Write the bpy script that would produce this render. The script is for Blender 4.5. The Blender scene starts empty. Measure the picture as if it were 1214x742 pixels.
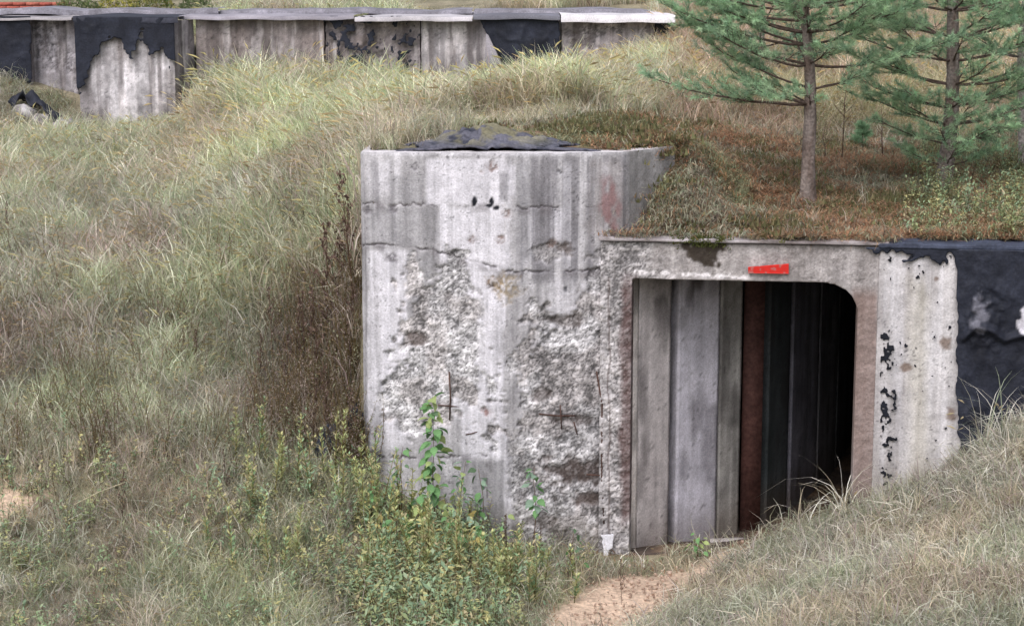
import bpy, math, random
import numpy as np
from mathutils import Vector, Matrix

# ------------------------------------------------------------------ camera, world, sun, exposure
SC = bpy.context.scene
COL = SC.collection
EYE = 5.4
FPX = 2265.0                       # focal length in units of a 1214-wide frame
TILT = math.atan(401 / FPX)
cam_d = bpy.data.cameras.new('camera')
cam_d.lens = 36 * FPX / 1214
cam_d.sensor_width = 36
cam_d.clip_end = 3000
cam = bpy.data.objects.new('camera', cam_d)
cam.location = (0, 0, EYE)
cam.rotation_euler = (math.pi / 2 - TILT, 0, 0)
COL.objects.link(cam)
SC.camera = cam

SUN_EL, SUN_AZ = math.radians(52), math.radians(205)    # azimuth clockwise from +Y
world = bpy.data.worlds.new('World')
SC.world = world
world.use_nodes = True
wn, wl = world.node_tree.nodes, world.node_tree.links
wn.clear()
sky = wn.new('ShaderNodeTexSky'); sky.sky_type = 'NISHITA'; sky.sun_disc = False
sky.sun_elevation = SUN_EL; sky.sun_rotation = SUN_AZ
sky.air_density = 1.0; sky.dust_density = 5.0; sky.ozone_density = 1.0
hs = wn.new('ShaderNodeHueSaturation'); hs.inputs['Saturation'].default_value = 0.42
bg = wn.new('ShaderNodeBackground'); bg.inputs['Strength'].default_value = 0.15
wo = wn.new('ShaderNodeOutputWorld')
wl.new(sky.outputs[0], hs.inputs['Color']); wl.new(hs.outputs[0], bg.inputs['Color']); wl.new(bg.outputs[0], wo.inputs[0])
sun_d = bpy.data.lights.new('sun', 'SUN')
sun_d.energy = 0.7; sun_d.angle = math.radians(40); sun_d.color = (0.99, 0.96, 1.0)
sun = bpy.data.objects.new('sun', sun_d)
sd = Vector((math.sin(SUN_AZ) * math.cos(SUN_EL), math.cos(SUN_AZ) * math.cos(SUN_EL), math.sin(SUN_EL)))
sun.rotation_euler = sd.to_track_quat('Z', 'Y').to_euler()
sun.location = (0, 0, 30)
COL.objects.link(sun)
SC.view_settings.view_transform = 'Standard'
SC.view_settings.look = 'None'
SC.view_settings.exposure = 0.40
SC.view_settings.gamma = 1
SC.render.engine = 'CYCLES'
SC.cycles.max_bounces = 4
SC.cycles.diffuse_bounces = 2
SC.cycles.transparent_max_bounces = 8

random.seed(7)
RNG = np.random.default_rng(11)
CT, ST = math.cos(TILT), math.sin(TILT)

# ------------------------------------------------------------------ small helpers
def ray(u, v):
    a, b = (u - 607) / FPX, (371 - v) / FPX
    y = CT + b * ST
    return a / y, (-ST + b * CT) / y
def P(u, v, Y):
    a, s = ray(u, v)
    return (a * Y, Y, EYE + s * Y)
def X_at(u, Y, v=400): return ray(u, v)[0] * Y
def proj(x, y, z):
    x, y, z = np.asarray(x, float), np.asarray(y, float), np.asarray(z, float) - EYE
    d = y * CT - z * ST
    d = np.where(d < .5, .5, d)
    return 607 + FPX * x / d, 371 - FPX * (y * ST + z * CT) / d
def lin(r, g, b):
    return tuple(((c / 255) / 12.92 if c / 255 <= .04045 else ((c / 255 + .055) / 1.055) ** 2.4) for c in (r, g, b))
def A(c): return np.array(c, float)
def sstep(a, b, x):
    t = np.clip((x - a) / (b - a), 0, 1)
    return t * t * (3 - 2 * t)
def _hash(ix, iy, seed):
    h = (ix.astype(np.int64) * 374761393 + iy.astype(np.int64) * 668265263 + seed * 2147483647 * 31 + 12345) & 0xFFFFFFFF
    h = ((h ^ (h >> 13)) * 1274126177) & 0xFFFFFFFF
    h = ((h ^ (h >> 16)) * 2246822519) & 0xFFFFFFFF
    return ((h ^ (h >> 15)) & 0xFFFFFF) / float(0xFFFFFF)
def vnoise(x, y, seed=0):
    x, y = np.broadcast_arrays(np.asarray(x, float), np.asarray(y, float))
    ix, iy = np.floor(x), np.floor(y)
    fx, fy = x - ix, y - iy
    fx = fx * fx * (3 - 2 * fx); fy = fy * fy * (3 - 2 * fy)
    a, b = _hash(ix, iy, seed), _hash(ix + 1, iy, seed)
    c, d = _hash(ix, iy + 1, seed), _hash(ix + 1, iy + 1, seed)
    return (a + (b - a) * fx) * (1 - fy) + (c + (d - c) * fx) * fy
def fbm(x, y, seed=0, octv=4, gain=.5):
    s, amp, tot = 0, 1, 0
    for i in range(octv):
        s = s + amp * vnoise(np.asarray(x) * 2 ** i + 17.3 * i, np.asarray(y) * 2 ** i + 9.1 * i, seed + i * 7)
        tot += amp; amp *= gain
    return s / tot

def tag(o, label=None, cat=None, group=None, kind=None):
    if label: o['label'] = label
    if cat: o['category'] = cat
    if group: o['group'] = group
    if kind: o['kind'] = kind
    return o
def empty(name, loc=(0, 0, 0), rz=0, parent=None):
    o = bpy.data.objects.new(name, None)
    o.location = loc; o.rotation_euler = (0, 0, rz); o.empty_display_size = .2
    COL.objects.link(o)
    if parent: o.parent = parent
    return o
def link(name, me, mat=None, parent=None):
    if mat and not me.materials: me.materials.append(mat)
    o = bpy.data.objects.new(name, me)
    COL.objects.link(o)
    if parent: o.parent = parent
    return o
def mesh_np(name, v, quads=None, tris=None, col=None, smooth=True):
    """mesh from numpy arrays; optional per-vertex colour stored as attribute Col"""
    me = bpy.data.meshes.new(name)
    v = np.asarray(v, np.float32)
    quads = np.zeros((0, 4), np.int32) if quads is None or len(quads) == 0 else np.asarray(quads, np.int32)
    tris = np.zeros((0, 3), np.int32) if tris is None or len(tris) == 0 else np.asarray(tris, np.int32)
    nl = quads.size + tris.size
    me.vertices.add(len(v)); me.vertices.foreach_set('co', v.ravel())
    me.loops.add(nl)
    me.loops.foreach_set('vertex_index', np.concatenate([quads.ravel(), tris.ravel()]).astype(np.int32))
    me.polygons.add(len(quads) + len(tris))
    st = np.concatenate([np.arange(len(quads)) * 4, quads.size + np.arange(len(tris)) * 3]).astype(np.int32)
    me.polygons.foreach_set('loop_start', st)
    me.update(calc_edges=True)
    me.validate()
    if smooth:
        me.polygons.foreach_set('use_smooth', np.ones(len(me.polygons), bool))
    if col is not None:
        at = me.color_attributes.new('Col', 'FLOAT_COLOR', 'POINT')
        c = np.ones((len(v), 4), np.float32); c[:, :3] = col
        at.data.foreach_set('color', c.ravel())
    return me
def grid_quads(nu, nv, keep=None):
    i = np.arange(nu * nv).reshape(nu, nv)
    q = np.stack([i[:-1, :-1], i[1:, :-1], i[1:, 1:], i[:-1, 1:]], -1)
    if keep is not None: q = q[keep]
    return q.reshape(-1, 4)
def compact(v, q, c):
    used = np.zeros(len(v), bool); used[q.ravel()] = True
    m = np.cumsum(used) - 1
    return v[used], m[q], (c[used] if c is not None else None)

class Geo:
    """collects small hand-made pieces into one mesh"""
    def __init__(s): s.v, s.q, s.t, s.c, s.n = [], [], [], [], 0
    def add(s, v, q=None, t=None, c=(1, 1, 1)):
        v = np.asarray(v, float)
        s.v.append(v)
        if q is not None and len(q): s.q.append(np.asarray(q) + s.n)
        if t is not None and len(t): s.t.append(np.asarray(t) + s.n)
        c = np.asarray(c, float)
        s.c.append(np.broadcast_to(c, (len(v), 3)).copy() if c.ndim < 2 else c)
        s.n += len(v)
    def tube(s, pts, rad, n=6, c=(1, 1, 1), wob=0):
        pts = np.asarray(pts, float); k = len(pts)
        rad = np.broadcast_to(np.asarray(rad, float), (k,))
        tan = np.gradient(pts, axis=0); tan /= np.linalg.norm(tan, axis=1, keepdims=True) + 1e-9
        ref = np.array([0, 0, 1.]) if abs(tan[0][2]) < .8 else np.array([1., 0, 0])
        vs = []
        for i in range(k):
            a = np.cross(tan[i], ref); a /= np.linalg.norm(a) + 1e-9
            b = np.cross(tan[i], a)
            th = np.arange(n) / n * 2 * np.pi
            r = rad[i] * (1 + (wob * (RNG.random(n) - .5) if wob else 0))
            vs.append(pts[i] + (np.cos(th) * r)[:, None] * a + (np.sin(th) * r)[:, None] * b)
        vs = np.concatenate(vs + [pts[:1], pts[-1:]])
        q = [(i * n + j, i * n + (j + 1) % n, (i + 1) * n + (j + 1) % n, (i + 1) * n + j) for i in range(k - 1) for j in range(n)]
        t = [((j + 1) % n, j, k * n) for j in range(n)] + [((k - 1) * n + j, (k - 1) * n + (j + 1) % n, k * n + 1) for j in range(n)]
        s.add(vs, q, t, c)
    def box(s, p0, p1, c=(1, 1, 1), M=None):
        x0, y0, z0 = p0; x1, y1, z1 = p1
        v = np.array([(x, y, z) for x in (x0, x1) for y in (y0, y1) for z in (z0, z1)], float)
        if M is not None: v = v @ np.array(M.to_3x3()).T + np.array(M.translation)
        s.add(v, [(0, 1, 3, 2), (4, 6, 7, 5), (0, 4, 5, 1), (2, 3, 7, 6), (0, 2, 6, 4), (1, 5, 7, 3)], None, c)
    def build(s, name, mat, parent=None, smooth=True):
        if not s.v: return None
        me = mesh_np(name, np.concatenate(s.v), np.concatenate(s.q) if s.q else None, np.concatenate(s.t) if s.t else None, np.concatenate(s.c), smooth)
        return link(name, me, mat, parent)
    def mesh(s, name, mat, smooth=True):
        me = mesh_np(name, np.concatenate(s.v), np.concatenate(s.q) if s.q else None, np.concatenate(s.t) if s.t else None, np.concatenate(s.c), smooth)
        me.materials.append(mat); return me

# ------------------------------------------------------------------ materials
def mat_attr(name, rough=.9, grain=(60, .25), coarse=(6, .2), bump=.3, bump_scale=120, translucent=0, tint=False, spec=.2, bump_dist=.01, rand=0):
    """base colour from the mesh's own Col attribute, varied by procedural grain; fine relief by bump"""
    m = bpy.data.materials.new(name); m.use_nodes = True
    N, L = m.node_tree.nodes, m.node_tree.links
    N.clear()
    out = N.new('ShaderNodeOutputMaterial'); bs = N.new('ShaderNodeBsdfPrincipled')
    bs.inputs['Roughness'].default_value = rough
    bs.inputs['Specular IOR Level'].default_value = spec
    at = N.new('ShaderNodeAttribute'); at.attribute_name = 'Col'
    colr = at.outputs['Color']
    tc = N.new('ShaderNodeTexCoord')
    def mul(c, sc, amt, det=4):
        n = N.new('ShaderNodeTexNoise'); n.inputs['Scale'].default_value = sc; n.inputs['Detail'].default_value = det
        L.new(tc.outputs['Object'], n.inputs['Vector'])
        mr = N.new('ShaderNodeMapRange'); mr.inputs['From Min'].default_value = .25; mr.inputs['From Max'].default_value = .75
        mr.inputs['To Min'].default_value = 1 - amt; mr.inputs['To Max'].default_value = 1 + amt
        L.new(n.outputs['Fac'], mr.inputs['Value'])
        v = N.new('ShaderNodeVectorMath'); v.operation = 'SCALE'
        L.new(c, v.inputs[0]); L.new(mr.outputs[0], v.inputs['Scale'])
        return v.outputs[0]
    if grain: colr = mul(colr, *grain)
    if coarse: colr = mul(colr, *coarse, 3)
    if tint:
        ti = N.new('ShaderNodeAttribute'); ti.attribute_type = 'INSTANCER'; ti.attribute_name = 'tint'
        v = N.new('ShaderNodeVectorMath'); v.operation = 'MULTIPLY'
        L.new(colr, v.inputs[0]); L.new(ti.outputs['Color'], v.inputs[1]); colr = v.outputs[0]
    if rand:
        oi = N.new('ShaderNodeObjectInfo')
        mr = N.new('ShaderNodeMapRange'); mr.inputs['To Min'].default_value = 1 - rand; mr.inputs['To Max'].default_value = 1 + rand
        L.new(oi.outputs['Random'], mr.inputs['Value'])
        v = N.new('ShaderNodeVectorMath'); v.operation = 'SCALE'
        L.new(colr, v.inputs[0]); L.new(mr.outputs[0], v.inputs['Scale']); colr = v.outputs[0]
    L.new(colr, bs.inputs['Base Color'])
    if bump:
        n = N.new('ShaderNodeTexNoise'); n.inputs['Scale'].default_value = bump_scale; n.inputs['Detail'].default_value = 6
        L.new(tc.outputs['Object'], n.inputs['Vector'])
        b = N.new('ShaderNodeBump'); b.inputs['Strength'].default_value = bump; b.inputs['Distance'].default_value = bump_dist
        L.new(n.outputs['Fac'], b.inputs['Height']); L.new(b.outputs[0], bs.inputs['Normal'])
    sh = bs.outputs[0]
    if translucent:
        tr = N.new('ShaderNodeBsdfTranslucent'); L.new(colr, tr.inputs['Color'])
        mx = N.new('ShaderNodeMixShader'); mx.inputs[0].default_value = translucent
        L.new(sh, mx.inputs[1]); L.new(tr.outputs[0], mx.inputs[2]); sh = mx.outputs[0]
    L.new(sh, out.inputs[0])
    return m
M_CONC = mat_attr('weathered_concrete', grain=(55, .22), coarse=(5, .12), bump=.5, bump_scale=70)
M_TAR = mat_attr('bitumen_coating', rough=.68, grain=(40, .3), coarse=(4, .35), bump=.6, bump_scale=35, spec=.22)
M_STEEL = mat_attr('rusted_steel', rough=.75, grain=(30, .4), coarse=(4, .3), bump=.3, bump_scale=60)
M_SOIL = mat_attr('soil', grain=(28, .35), coarse=(2.5, .2), bump=.8, bump_scale=25, bump_dist=.03)
M_GRASS = mat_attr('grass_blades', rough=.75, grain=None, coarse=None, bump=0, translucent=.42, tint=True, spec=.15)
M_PLANT = mat_attr('plant', rough=.7, grain=None, coarse=(9, .3), bump=0, translucent=.3, spec=.2, rand=.15)
M_BARK = mat_attr('pine_bark', grain=(40, .4), coarse=(7, .25), bump=1, bump_scale=30, bump_dist=.02)
M_NEEDLE = mat_attr('pine_needles', rough=.65, grain=None, coarse=(3, .25), bump=0, translucent=.35, spec=.2)
M_PAINT = mat_attr('red_paint', rough=.6, grain=(25, .12), coarse=None, bump=.2)
M_BRICK = mat_attr('brick', grain=(20, .3), coarse=(3, .2), bump=.4)

# ------------------------------------------------------------------ paint helpers working on wall surfaces
def blob(u, v, cx, cy, rx, ry, soft=.35, n=0):
    d = np.hypot((u - cx) / rx, (v - cy) / ry) + n
    return sstep(1 + soft, 1 - soft, d)
def rect(u, v, x0, x1, y0, y1, sx=3, sy=3, nx=0, ny=0):
    return sstep(x0 - sx, x0 + sx, u + nx) * sstep(x1 + sx, x1 - sx, u + nx) * sstep(y0 - sy, y0 + sy, v + ny) * sstep(y1 + sy, y1 - sy, v + ny)
def polyline_d(u, v, pts):
    d = np.full(np.shape(u), 1e9)
    for (a, b), (c, e) in zip(pts[:-1], pts[1:]):
        t = np.clip(((u - a) * (c - a) + (v - b) * (e - b)) / ((c - a) ** 2 + (e - b) ** 2), 0, 1)
        d = np.minimum(d, np.hypot(u - a - t * (c - a), v - b - t * (e - b)))
    return d
def inpoly(u, v, pts):
    ins = np.zeros(np.shape(u), bool)
    for (x0, y0), (x1, y1) in zip(pts, pts[1:] + pts[:1]):
        c = ((y0 > v) != (y1 > v)) & (u < (x1 - x0) * (v - y0) / (y1 - y0 + 1e-9) + x0)
        ins ^= c
    return ins

# ------------------------------------------------------------------ terrain
def wall_y(x): return 18.05 - .127 * (np.asarray(x, float) - .85)       # front plane of the portal wall
XBL = -1.42                                                             # left side of the concrete block

def tps_fit(pts):
    p = np.array(pts, float); n = len(p)
    d2 = ((p[:, None, :2] - p[None, :, :2]) ** 2).sum(-1)
    K = np.where(d2 > 0, .5 * d2 * np.log(d2 + 1e-12), 0) + np.eye(n) * .04
    Pm = np.c_[np.ones(n), p[:, :2]]
    Mx = np.block([[K, Pm], [Pm.T, np.zeros((3, 3))]])
    w = np.linalg.solve(Mx, np.r_[p[:, 2], 0, 0, 0])
    def f(x, y):
        x, y = np.broadcast_arrays(np.asarray(x, float), np.asarray(y, float))
        z = w[n] + w[n + 1] * x + w[n + 2] * y
        for i in range(n):
            r2 = (x - p[i, 0]) ** 2 + (y - p[i, 1]) ** 2
            z = z + w[i] * .5 * r2 * np.log(r2 + 1e-12)
        return z
    return f
left_pts = [P(0, 742, 14.6), P(200, 742, 14.7), P(0, 600, 17), P(220, 600, 17.1), P(0, 500, 18.6), P(200, 500, 18.6), P(0, 400, 20.6), P(220, 400, 20.6),
            P(0, 250, 25), P(220, 250, 25), P(0, 108, 31), P(60, 134, 30.9), P(120, 162, 30.7), P(200, 158, 30.6), P(330, 126, 31.0), P(-300, 400, 20.8), P(-300, 250, 25.2), P(-300, 130, 31), P(-300, 640, 16.3),
            P(340, 160, 29.5), P(400, 190, 25.5)]
f_low = tps_fit(left_pts + [P(420, 742, 15.0), P(600, 742, 15.25), P(740, 700, 16.4), P(760, 742, 15.5), P(434, 585, 17.6), P(360, 480, 19.2), P(360, 560, 17.9),
            P(500, 640, 17.5), P(600, 655, 17.7), P(740, 662, 17.85), P(850, 650, 17.9), P(900, 636, 18.1), (1.5, 18.6, -.25), (2.5, 19.2, -.33),
            P(880, 662, 17.3), P(1000, 630, 17.2), P(1060, 606, 17.1), P(1135, 574, 17.1), P(1214, 528, 16.9), P(1400, 450, 16.6), P(1214, 742, 12.6),
            P(1214, 630, 14.7), P(1050, 742, 13.3), P(1050, 676, 15.0), P(900, 742, 14.6), P(920, 690, 15.9), P(810, 742, 15.3), P(830, 705, 16.1),
            (-6, 9, 1.4), (0, 9, 1.1), (6, 9, 2.0), (0, 0, 3.7), (-8, 0, 3.8), (8, 0, 3.8), (0, -12, 4.0), (-20, 0, 3.8), (20, 0, 4.0), (-20, 25, 2.4), (14, 12, 3)])
f_high = tps_fit(left_pts + [P(360, 480, 19.2), (1.3, 18.4, 2.95), (3, 18.1, 2.93), (5, 17.8, 2.9), (8, 17.5, 2.95), P(960, 240, 19.5), P(1120, 215, 21), P(800, 185, 21), P(860, 262, 18.8),
            P(1214, 240, 20), P(1214, 150, 26), P(1000, 150, 25), (1.62, 18.8, 3.62), (1.52, 18.52, 3.40), (1.3, 18.38, 3.1), (1.9, 19.2, 3.58), (2.3, 18.6, 3.15), P(640, 158, 20.6), P(720, 145, 22.0), P(480, 175, 22.5), P(600, 140, 24), P(450, 146, 27),
            P(600, 122, 30.9), P(660, 104, 31.2), P(770, 72, 31.7), P(540, 138, 30.7), P(480, 138, 30.9), P(400, 126, 31.2), P(560, 150, 28), P(680, 126, 28.5), P(760, 102, 29), P(820, 100, 28), P(1000, 30, 34), P(1214, 40, 33), P(1214, -5, 38), P(800, 10, 36), P(300, 20, 40), P(0, 24, 40),
            (-20, 60, 4.6), (0, 60, 4.7), (20, 60, 4.8), (-20, 25, 2.4), (16, 22, 3.6), (-.8, 19.2, 3.55), (0, 19.2, 3.6)])
def mound_noise(x, y):
    return .16 * (fbm(x * .55, y * .55, 3, 3) - .5) + .07 * (fbm(x * 2.2, y * 2.2, 5, 3) - .5)
def ground_z(x, y):
    x, y = np.broadcast_arrays(np.asarray(x, float), np.asarray(y, float))
    off = np.clip(XBL - x, 0, 3)
    line = np.where(x < .85, 18.25, wall_y(x) + .18)
    wdt = .06 + np.clip(off * 2.2, 0, 3.5)
    c = line + wdt * .5 * (off > 0) + np.clip(off, 0, 1) * .5
    w = sstep(c - wdt, c + wdt, y)
    far = sstep(40, 70, np.hypot(x, y - 18))
    zl, zh = f_low(x, y), f_high(x, y)
    fd_ = (y - 18.14) - (x - 1.06) * 1.074
    onb = np.where(x > 1.0, sstep(.0, .12, fd_), 1) * sstep(-1.5, -1.36, x) * sstep(1.64, 1.58, x) * sstep(21.2, 19.7, y)
    zh = zh + (np.maximum(zh, 3.745 + .06 * sstep(18.3, 18.9, y) + .10 * sstep(.1, .9, x) * sstep(18.5, 19.2, y) * sstep(1.5, 1.2, x)) - zh) * onb
    z = zl * (1 - w) + zh * w
    z = np.where((x > .85) & (x < 9) & (y > line) & (y < 19.6), np.minimum(np.maximum(z, 2.95), np.where((x > 1.06) | (y < 18.2), 2.95 + 1.6 * np.clip(y - line - .12, 0, 9) + .25 * sstep(1.7, 1.1, x) * sstep(.1, .3, y - line), 99)), z)
    farz = np.where(y > 18, 4.6, 3.8)
    z = z * (1 - far) + farz * far
    z = z + mound_noise(x, y) * sstep(.0, .6, np.abs(y - line) + 3 * (x < XBL - .3)) * (1 - far)
    return z

def axis(segs):
    a = []
    for (p, q, d) in segs: a += list(np.arange(p, q - 1e-9, d))
    a.append(segs[-1][1]); return np.array(a)
gx = axis([(-300, -60, 30), (-60, -12, 3), (-12, -9, .5), (-9, 8.5, .07), (8.5, 13, .5), (13, 60, 3), (60, 300, 30)])
gy = axis([(-200, -20, 30), (-20, 8, 2), (8, 13, .3), (13, 24, .07), (24, 36, .12), (36, 48, .8), (48, 90, 5), (90, 400, 40)])
GX, GY = np.meshgrid(gx, gy, indexing='ij')
GZ = ground_z(GX, GY)
GU, GV = proj(GX, GY, GZ)

# zone weights, all functions of the place on the ground
def zones(x, y, z):
    u, v = proj(x, y, z)
    n = fbm(x * 1.3, y * 1.3, 21, 4)
    low = (y < wall_y(x)) | (x < XBL)
    pw = np.array([P(835, 668, 17.5)[:2], P(860, 655, 17.75)[:2], P(955, 634, 17.5)[:2], P(940, 650, 17.2)[:2], P(880, 668, 17.1)[:2], P(838, 694, 16.5)[:2], P(805, 722, 15.9)[:2], P(780, 765, 15.1)[:2], P(650, 770, 14.9)[:2], P(668, 722, 15.9)[:2], P(704, 698, 16.4)[:2], P(735, 674, 17.0)[:2]])
    pd_ = polyline_d(x, y, [tuple(a) for a in pw] + [tuple(pw[0])]); ins_ = inpoly(x, y, [tuple(a) for a in pw])
    path = low * sstep(-.16, .06, np.where(ins_, pd_, -pd_) + .35 * (n - .5))
    roof = (~low) * sstep(25.0, 22.6, y + 1.4 * (n - .5)) * sstep(.6, 1.6, x + .3 * (n - .5))
    blocktop = (~low) * (x < 1.7) * sstep(21.4, 20.6, y + .6 * (n - .5)) * sstep(-.55, -.25, x + .5 * (n - .5))
    bare = sstep(.55, .2, np.hypot((x + 4.75) / 1.35, (y - 17.0) / 1.05) + .5 * (n - .5))
    return dict(u=u, v=v, n=n, low=low, path=path, roof=np.maximum(roof, blocktop), bare=bare)
Z = zones(GX, GY, GZ)
def mixc(c, col, w): return c * (1 - w[..., None]) + A(col) * w[..., None]
gc = np.broadcast_to(A(lin(146, 138, 118)), GX.shape + (3,)).copy()
gc = mixc(gc, lin(118, 112, 92), sstep(.45, .65, Z['n']))
gc = mixc(gc, lin(122, 102, 84), Z['roof'] * sstep(.3, .5, fbm(GX * 2, GY * 2, 31, 3)))
gc = mixc(gc, lin(104, 100, 74), Z['roof'] * sstep(.5, .62, fbm(GX * 2.6, GY * 2.6, 37, 4)))
gc = mixc(gc, lin(204, 180, 160), np.maximum(Z['path'], Z['bare'] * .95))
gc = gc * (.8 + .4 * fbm(GX * 12, GY * 12, 39, 3))[..., None]
vv = np.stack([GX, GY, GZ], -1).reshape(-1, 3)
nx, ny = GX.shape
cx, cy = .25 * (GX[:-1, :-1] + GX[1:, :-1] + GX[1:, 1:] + GX[:-1, 1:]), .25 * (GY[:-1, :-1] + GY[1:, :-1] + GY[1:, 1:] + GY[:-1, 1:])
zmx = np.maximum.reduce([GZ[:-1, :-1], GZ[1:, :-1], GZ[1:, 1:], GZ[:-1, 1:]]); zmn = np.minimum.reduce([GZ[:-1, :-1], GZ[1:, :-1], GZ[1:, 1:], GZ[:-1, 1:]])
cl = np.where(cx < .85, 18.25, wall_y(cx) + .18)
keep = ~((cx > XBL + .05) & (cx < 9) & (np.abs(cy - cl) < .11))
q = grid_quads(nx, ny, keep)
ground = link('ground', mesh_np('ground', vv, q, col=gc.reshape(-1, 3)), M_SOIL)
tag(ground, 'rough sandy hillside ground dropping into the hollow before the bunker', kind='structure')

def strip_wall(name, path, z0, z1, paint, parent, mat, res=.012, cap=None, label=None, resz=None, keep=None):
    """a wall following a plan polyline; paint(s, z, x, y) -> (inward displacement in m, colour)"""
    path = np.array(path, float)
    seg = np.linalg.norm(np.diff(path, axis=0), axis=1); cum = np.r_[0, np.cumsum(seg)]
    ss = np.unique(np.concatenate([np.linspace(a, b, max(2, int((b - a) / res) + 1)) for a, b in zip(cum[:-1], cum[1:])]))
    x = np.interp(ss, cum, path[:, 0]); y = np.interp(ss, cum, path[:, 1])
    tx, ty = np.gradient(x, ss), np.gradient(y, ss)
    l = np.hypot(tx, ty); nxn, nyn = ty / l, -tx / l        # outward = right hand of the path direction
    zz = np.linspace(z0, z1, max(2, int((z1 - z0) / (resz or res)) + 1))
    S, Zz = np.meshgrid(ss, zz, indexing='ij')
    Xx = np.broadcast_to(x[:, None], S.shape); Yy = np.broadcast_to(y[:, None], S.shape)
    d, c = paint(S, Zz, Xx, Yy)
    V = np.stack([Xx - nxn[:, None] * d, Yy - nyn[:, None] * d, Zz], -1)
    v = V.reshape(-1, 3); c = c.reshape(-1, 3)
    q = grid_quads(*S.shape, keep(Xx, Yy, Zz)[:-1, :-1] if keep else None)
    if cap is not None:                                     # flat top towards an inner line, and a back
        n0 = len(v); k = len(ss)
        top = V[:, -1]
        inner = np.stack([np.interp(ss, cum, np.array(cap)[:, 0]), np.interp(ss, cum, np.array(cap)[:, 1]), np.full(k, z1 + .002)], -1)
        steps = 14
        rows = [top + (inner - top) * (t / steps) for t in range(steps + 1)]
        cv = np.concatenate(rows)
        cn = fbm(cv[:, 0] * 9, cv[:, 1] * 9, 77, 3)
        cc = A(lin(200, 196, 200)) * (.75 + .5 * cn)[:, None]
        cv[k:, 2] += (.012 * (cn - .5))[k:]
        ci = np.arange((steps + 1) * k).reshape(steps + 1, k) + n0
        cq = np.stack([ci[:-1, :-1], ci[:-1, 1:], ci[1:, 1:], ci[1:, :-1]], -1).reshape(-1, 4)
        v = np.concatenate([v, cv]); c = np.concatenate([c, cc]); q = np.concatenate([q, cq])
    o = link(name, mesh_np(name, v, q, col=c), mat, parent)
    if label: o['label'] = label
    return o

def sheet(name, O, U, W, H, paint, mask, parent, mat, thick=.02, res=.012, label=None, kind=None, soft=3):
    """a plate on a plane: O origin, U unit vector along, up is z; paint(s,t,x,y,z)->(outward disp, colour); mask keeps cells; real thickness"""
    ns, nt = int(W / res) + 1, int(H / res) + 1
    S, T = np.meshgrid(np.linspace(0, W, ns), np.linspace(0, H, nt), indexing='ij')
    U = np.array(U, float); U /= np.linalg.norm(U)
    Nn = np.array([U[1], -U[0], 0])
    X0, Y0, Z0 = O[0] + U[0] * S, O[1] + U[1] * S, O[2] + T
    d, c = paint(S, T, X0, Y0, Z0)
    V = np.stack([X0 + Nn[0] * d, Y0 + Nn[1] * d, Z0], -1)
    k = mask(S, T, X0, Y0, Z0)
    kc = k[:-1, :-1] & k[1:, :-1] & k[1:, 1:] & k[:-1, 1:]
    q = grid_quads(ns, nt, kc)
    if len(q) == 0: return None
    v, q, c = compact(V.reshape(-1, 3), q, c.reshape(-1, 3))
    # boundary edges: soften the stair steps, then turn them straight back to give the plate its thickness
    e = np.concatenate([q[:, [0, 1]], q[:, [1, 2]], q[:, [2, 3]], q[:, [3, 0]]])
    key = np.sort(e, 1); kk = key[:, 0].astype(np.int64) * len(v) + key[:, 1]
    un, first, cnt = np.unique(kk, return_index=True, return_counts=True)
    be = e[first[cnt == 1]]
    for _ in range(soft):
        acc = np.zeros_like(v); num = np.zeros(len(v))
        np.add.at(acc, be[:, 0], v[be[:, 1]]); np.add.at(acc, be[:, 1], v[be[:, 0]])
        np.add.at(num, be[:, 0], 1); np.add.at(num, be[:, 1], 1)
        mk_ = num == 2
        v[mk_] = .5 * v[mk_] + .5 * acc[mk_] / 2
    nv = len(v)
    steps = 4 if thick > .1 else 1
    layers, bq = [v], []
    for k_ in range(steps):
        nb_ = (v - Nn * (thick * (k_ + 1) / steps))
        layers.append(nb_)
        a_, b_ = be[:, 0] + nv * k_, be[:, 1] + nv * k_
        bq.append(np.stack([b_, a_, a_ + nv, b_ + nv], -1))
    back = q[:, ::-1] + nv * steps
    vall = np.concatenate(layers); qall = np.concatenate([q] + bq + [back])
    vall, qall, call = compact(vall, qall, np.concatenate([c] * (steps + 1)))
    me = mesh_np(name, vall, qall, col=call)
    sm = np.zeros(len(me.polygons), bool); sm[:len(q)] = True
    me.polygons.foreach_set('use_smooth', sm)
    o = link(name, me, mat, parent)
    if label: o['label'] = label
    if kind: o['kind'] = kind
    return o

G_LIGHT, G_MID, G_DARK = lin(196, 193, 202), lin(148, 145, 152), lin(104, 100, 106)
BROWN, RUST, BLACK = lin(120, 98, 90), lin(112, 68, 60), lin(30, 32, 40)

def base_concrete(s, z, seed, lo=G_MID, hi=G_LIGHT):
    st = fbm(s * 9, z * .6, seed, 4)                         # vertical run-off streaks
    bl = fbm(s * 2.2, z * 2.2, seed + 5, 4)
    t = np.clip(.5 + 1.5 * (st - .5) + 1.2 * (bl - .5), 0, 1)
    c = A(lo) * (1 - t[..., None]) + A(hi) * t[..., None]
    fine = fbm(s * 60, z * 60, seed + 9, 2)
    return c * (.88 + .24 * fine)[..., None]
def worley(x, y, seed):
    ix, iy = np.floor(x), np.floor(y)
    f1 = np.full(x.shape, 9.); f2 = np.full(x.shape, 9.); cid = np.zeros(x.shape)
    for dx in (-1, 0, 1):
        for dy in (-1, 0, 1):
            jx, jy = ix + dx, iy + dy
            d = np.hypot(x - jx - _hash(jx, jy, seed), y - jy - _hash(jx, jy, seed + 1))
            n = d < f1
            f2 = np.where(n, f1, np.minimum(f2, d)); cid = np.where(n, _hash(jx, jy, seed + 2), cid); f1 = np.where(n, d, f1)
    return f1, f2 - f1, cid
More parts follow.
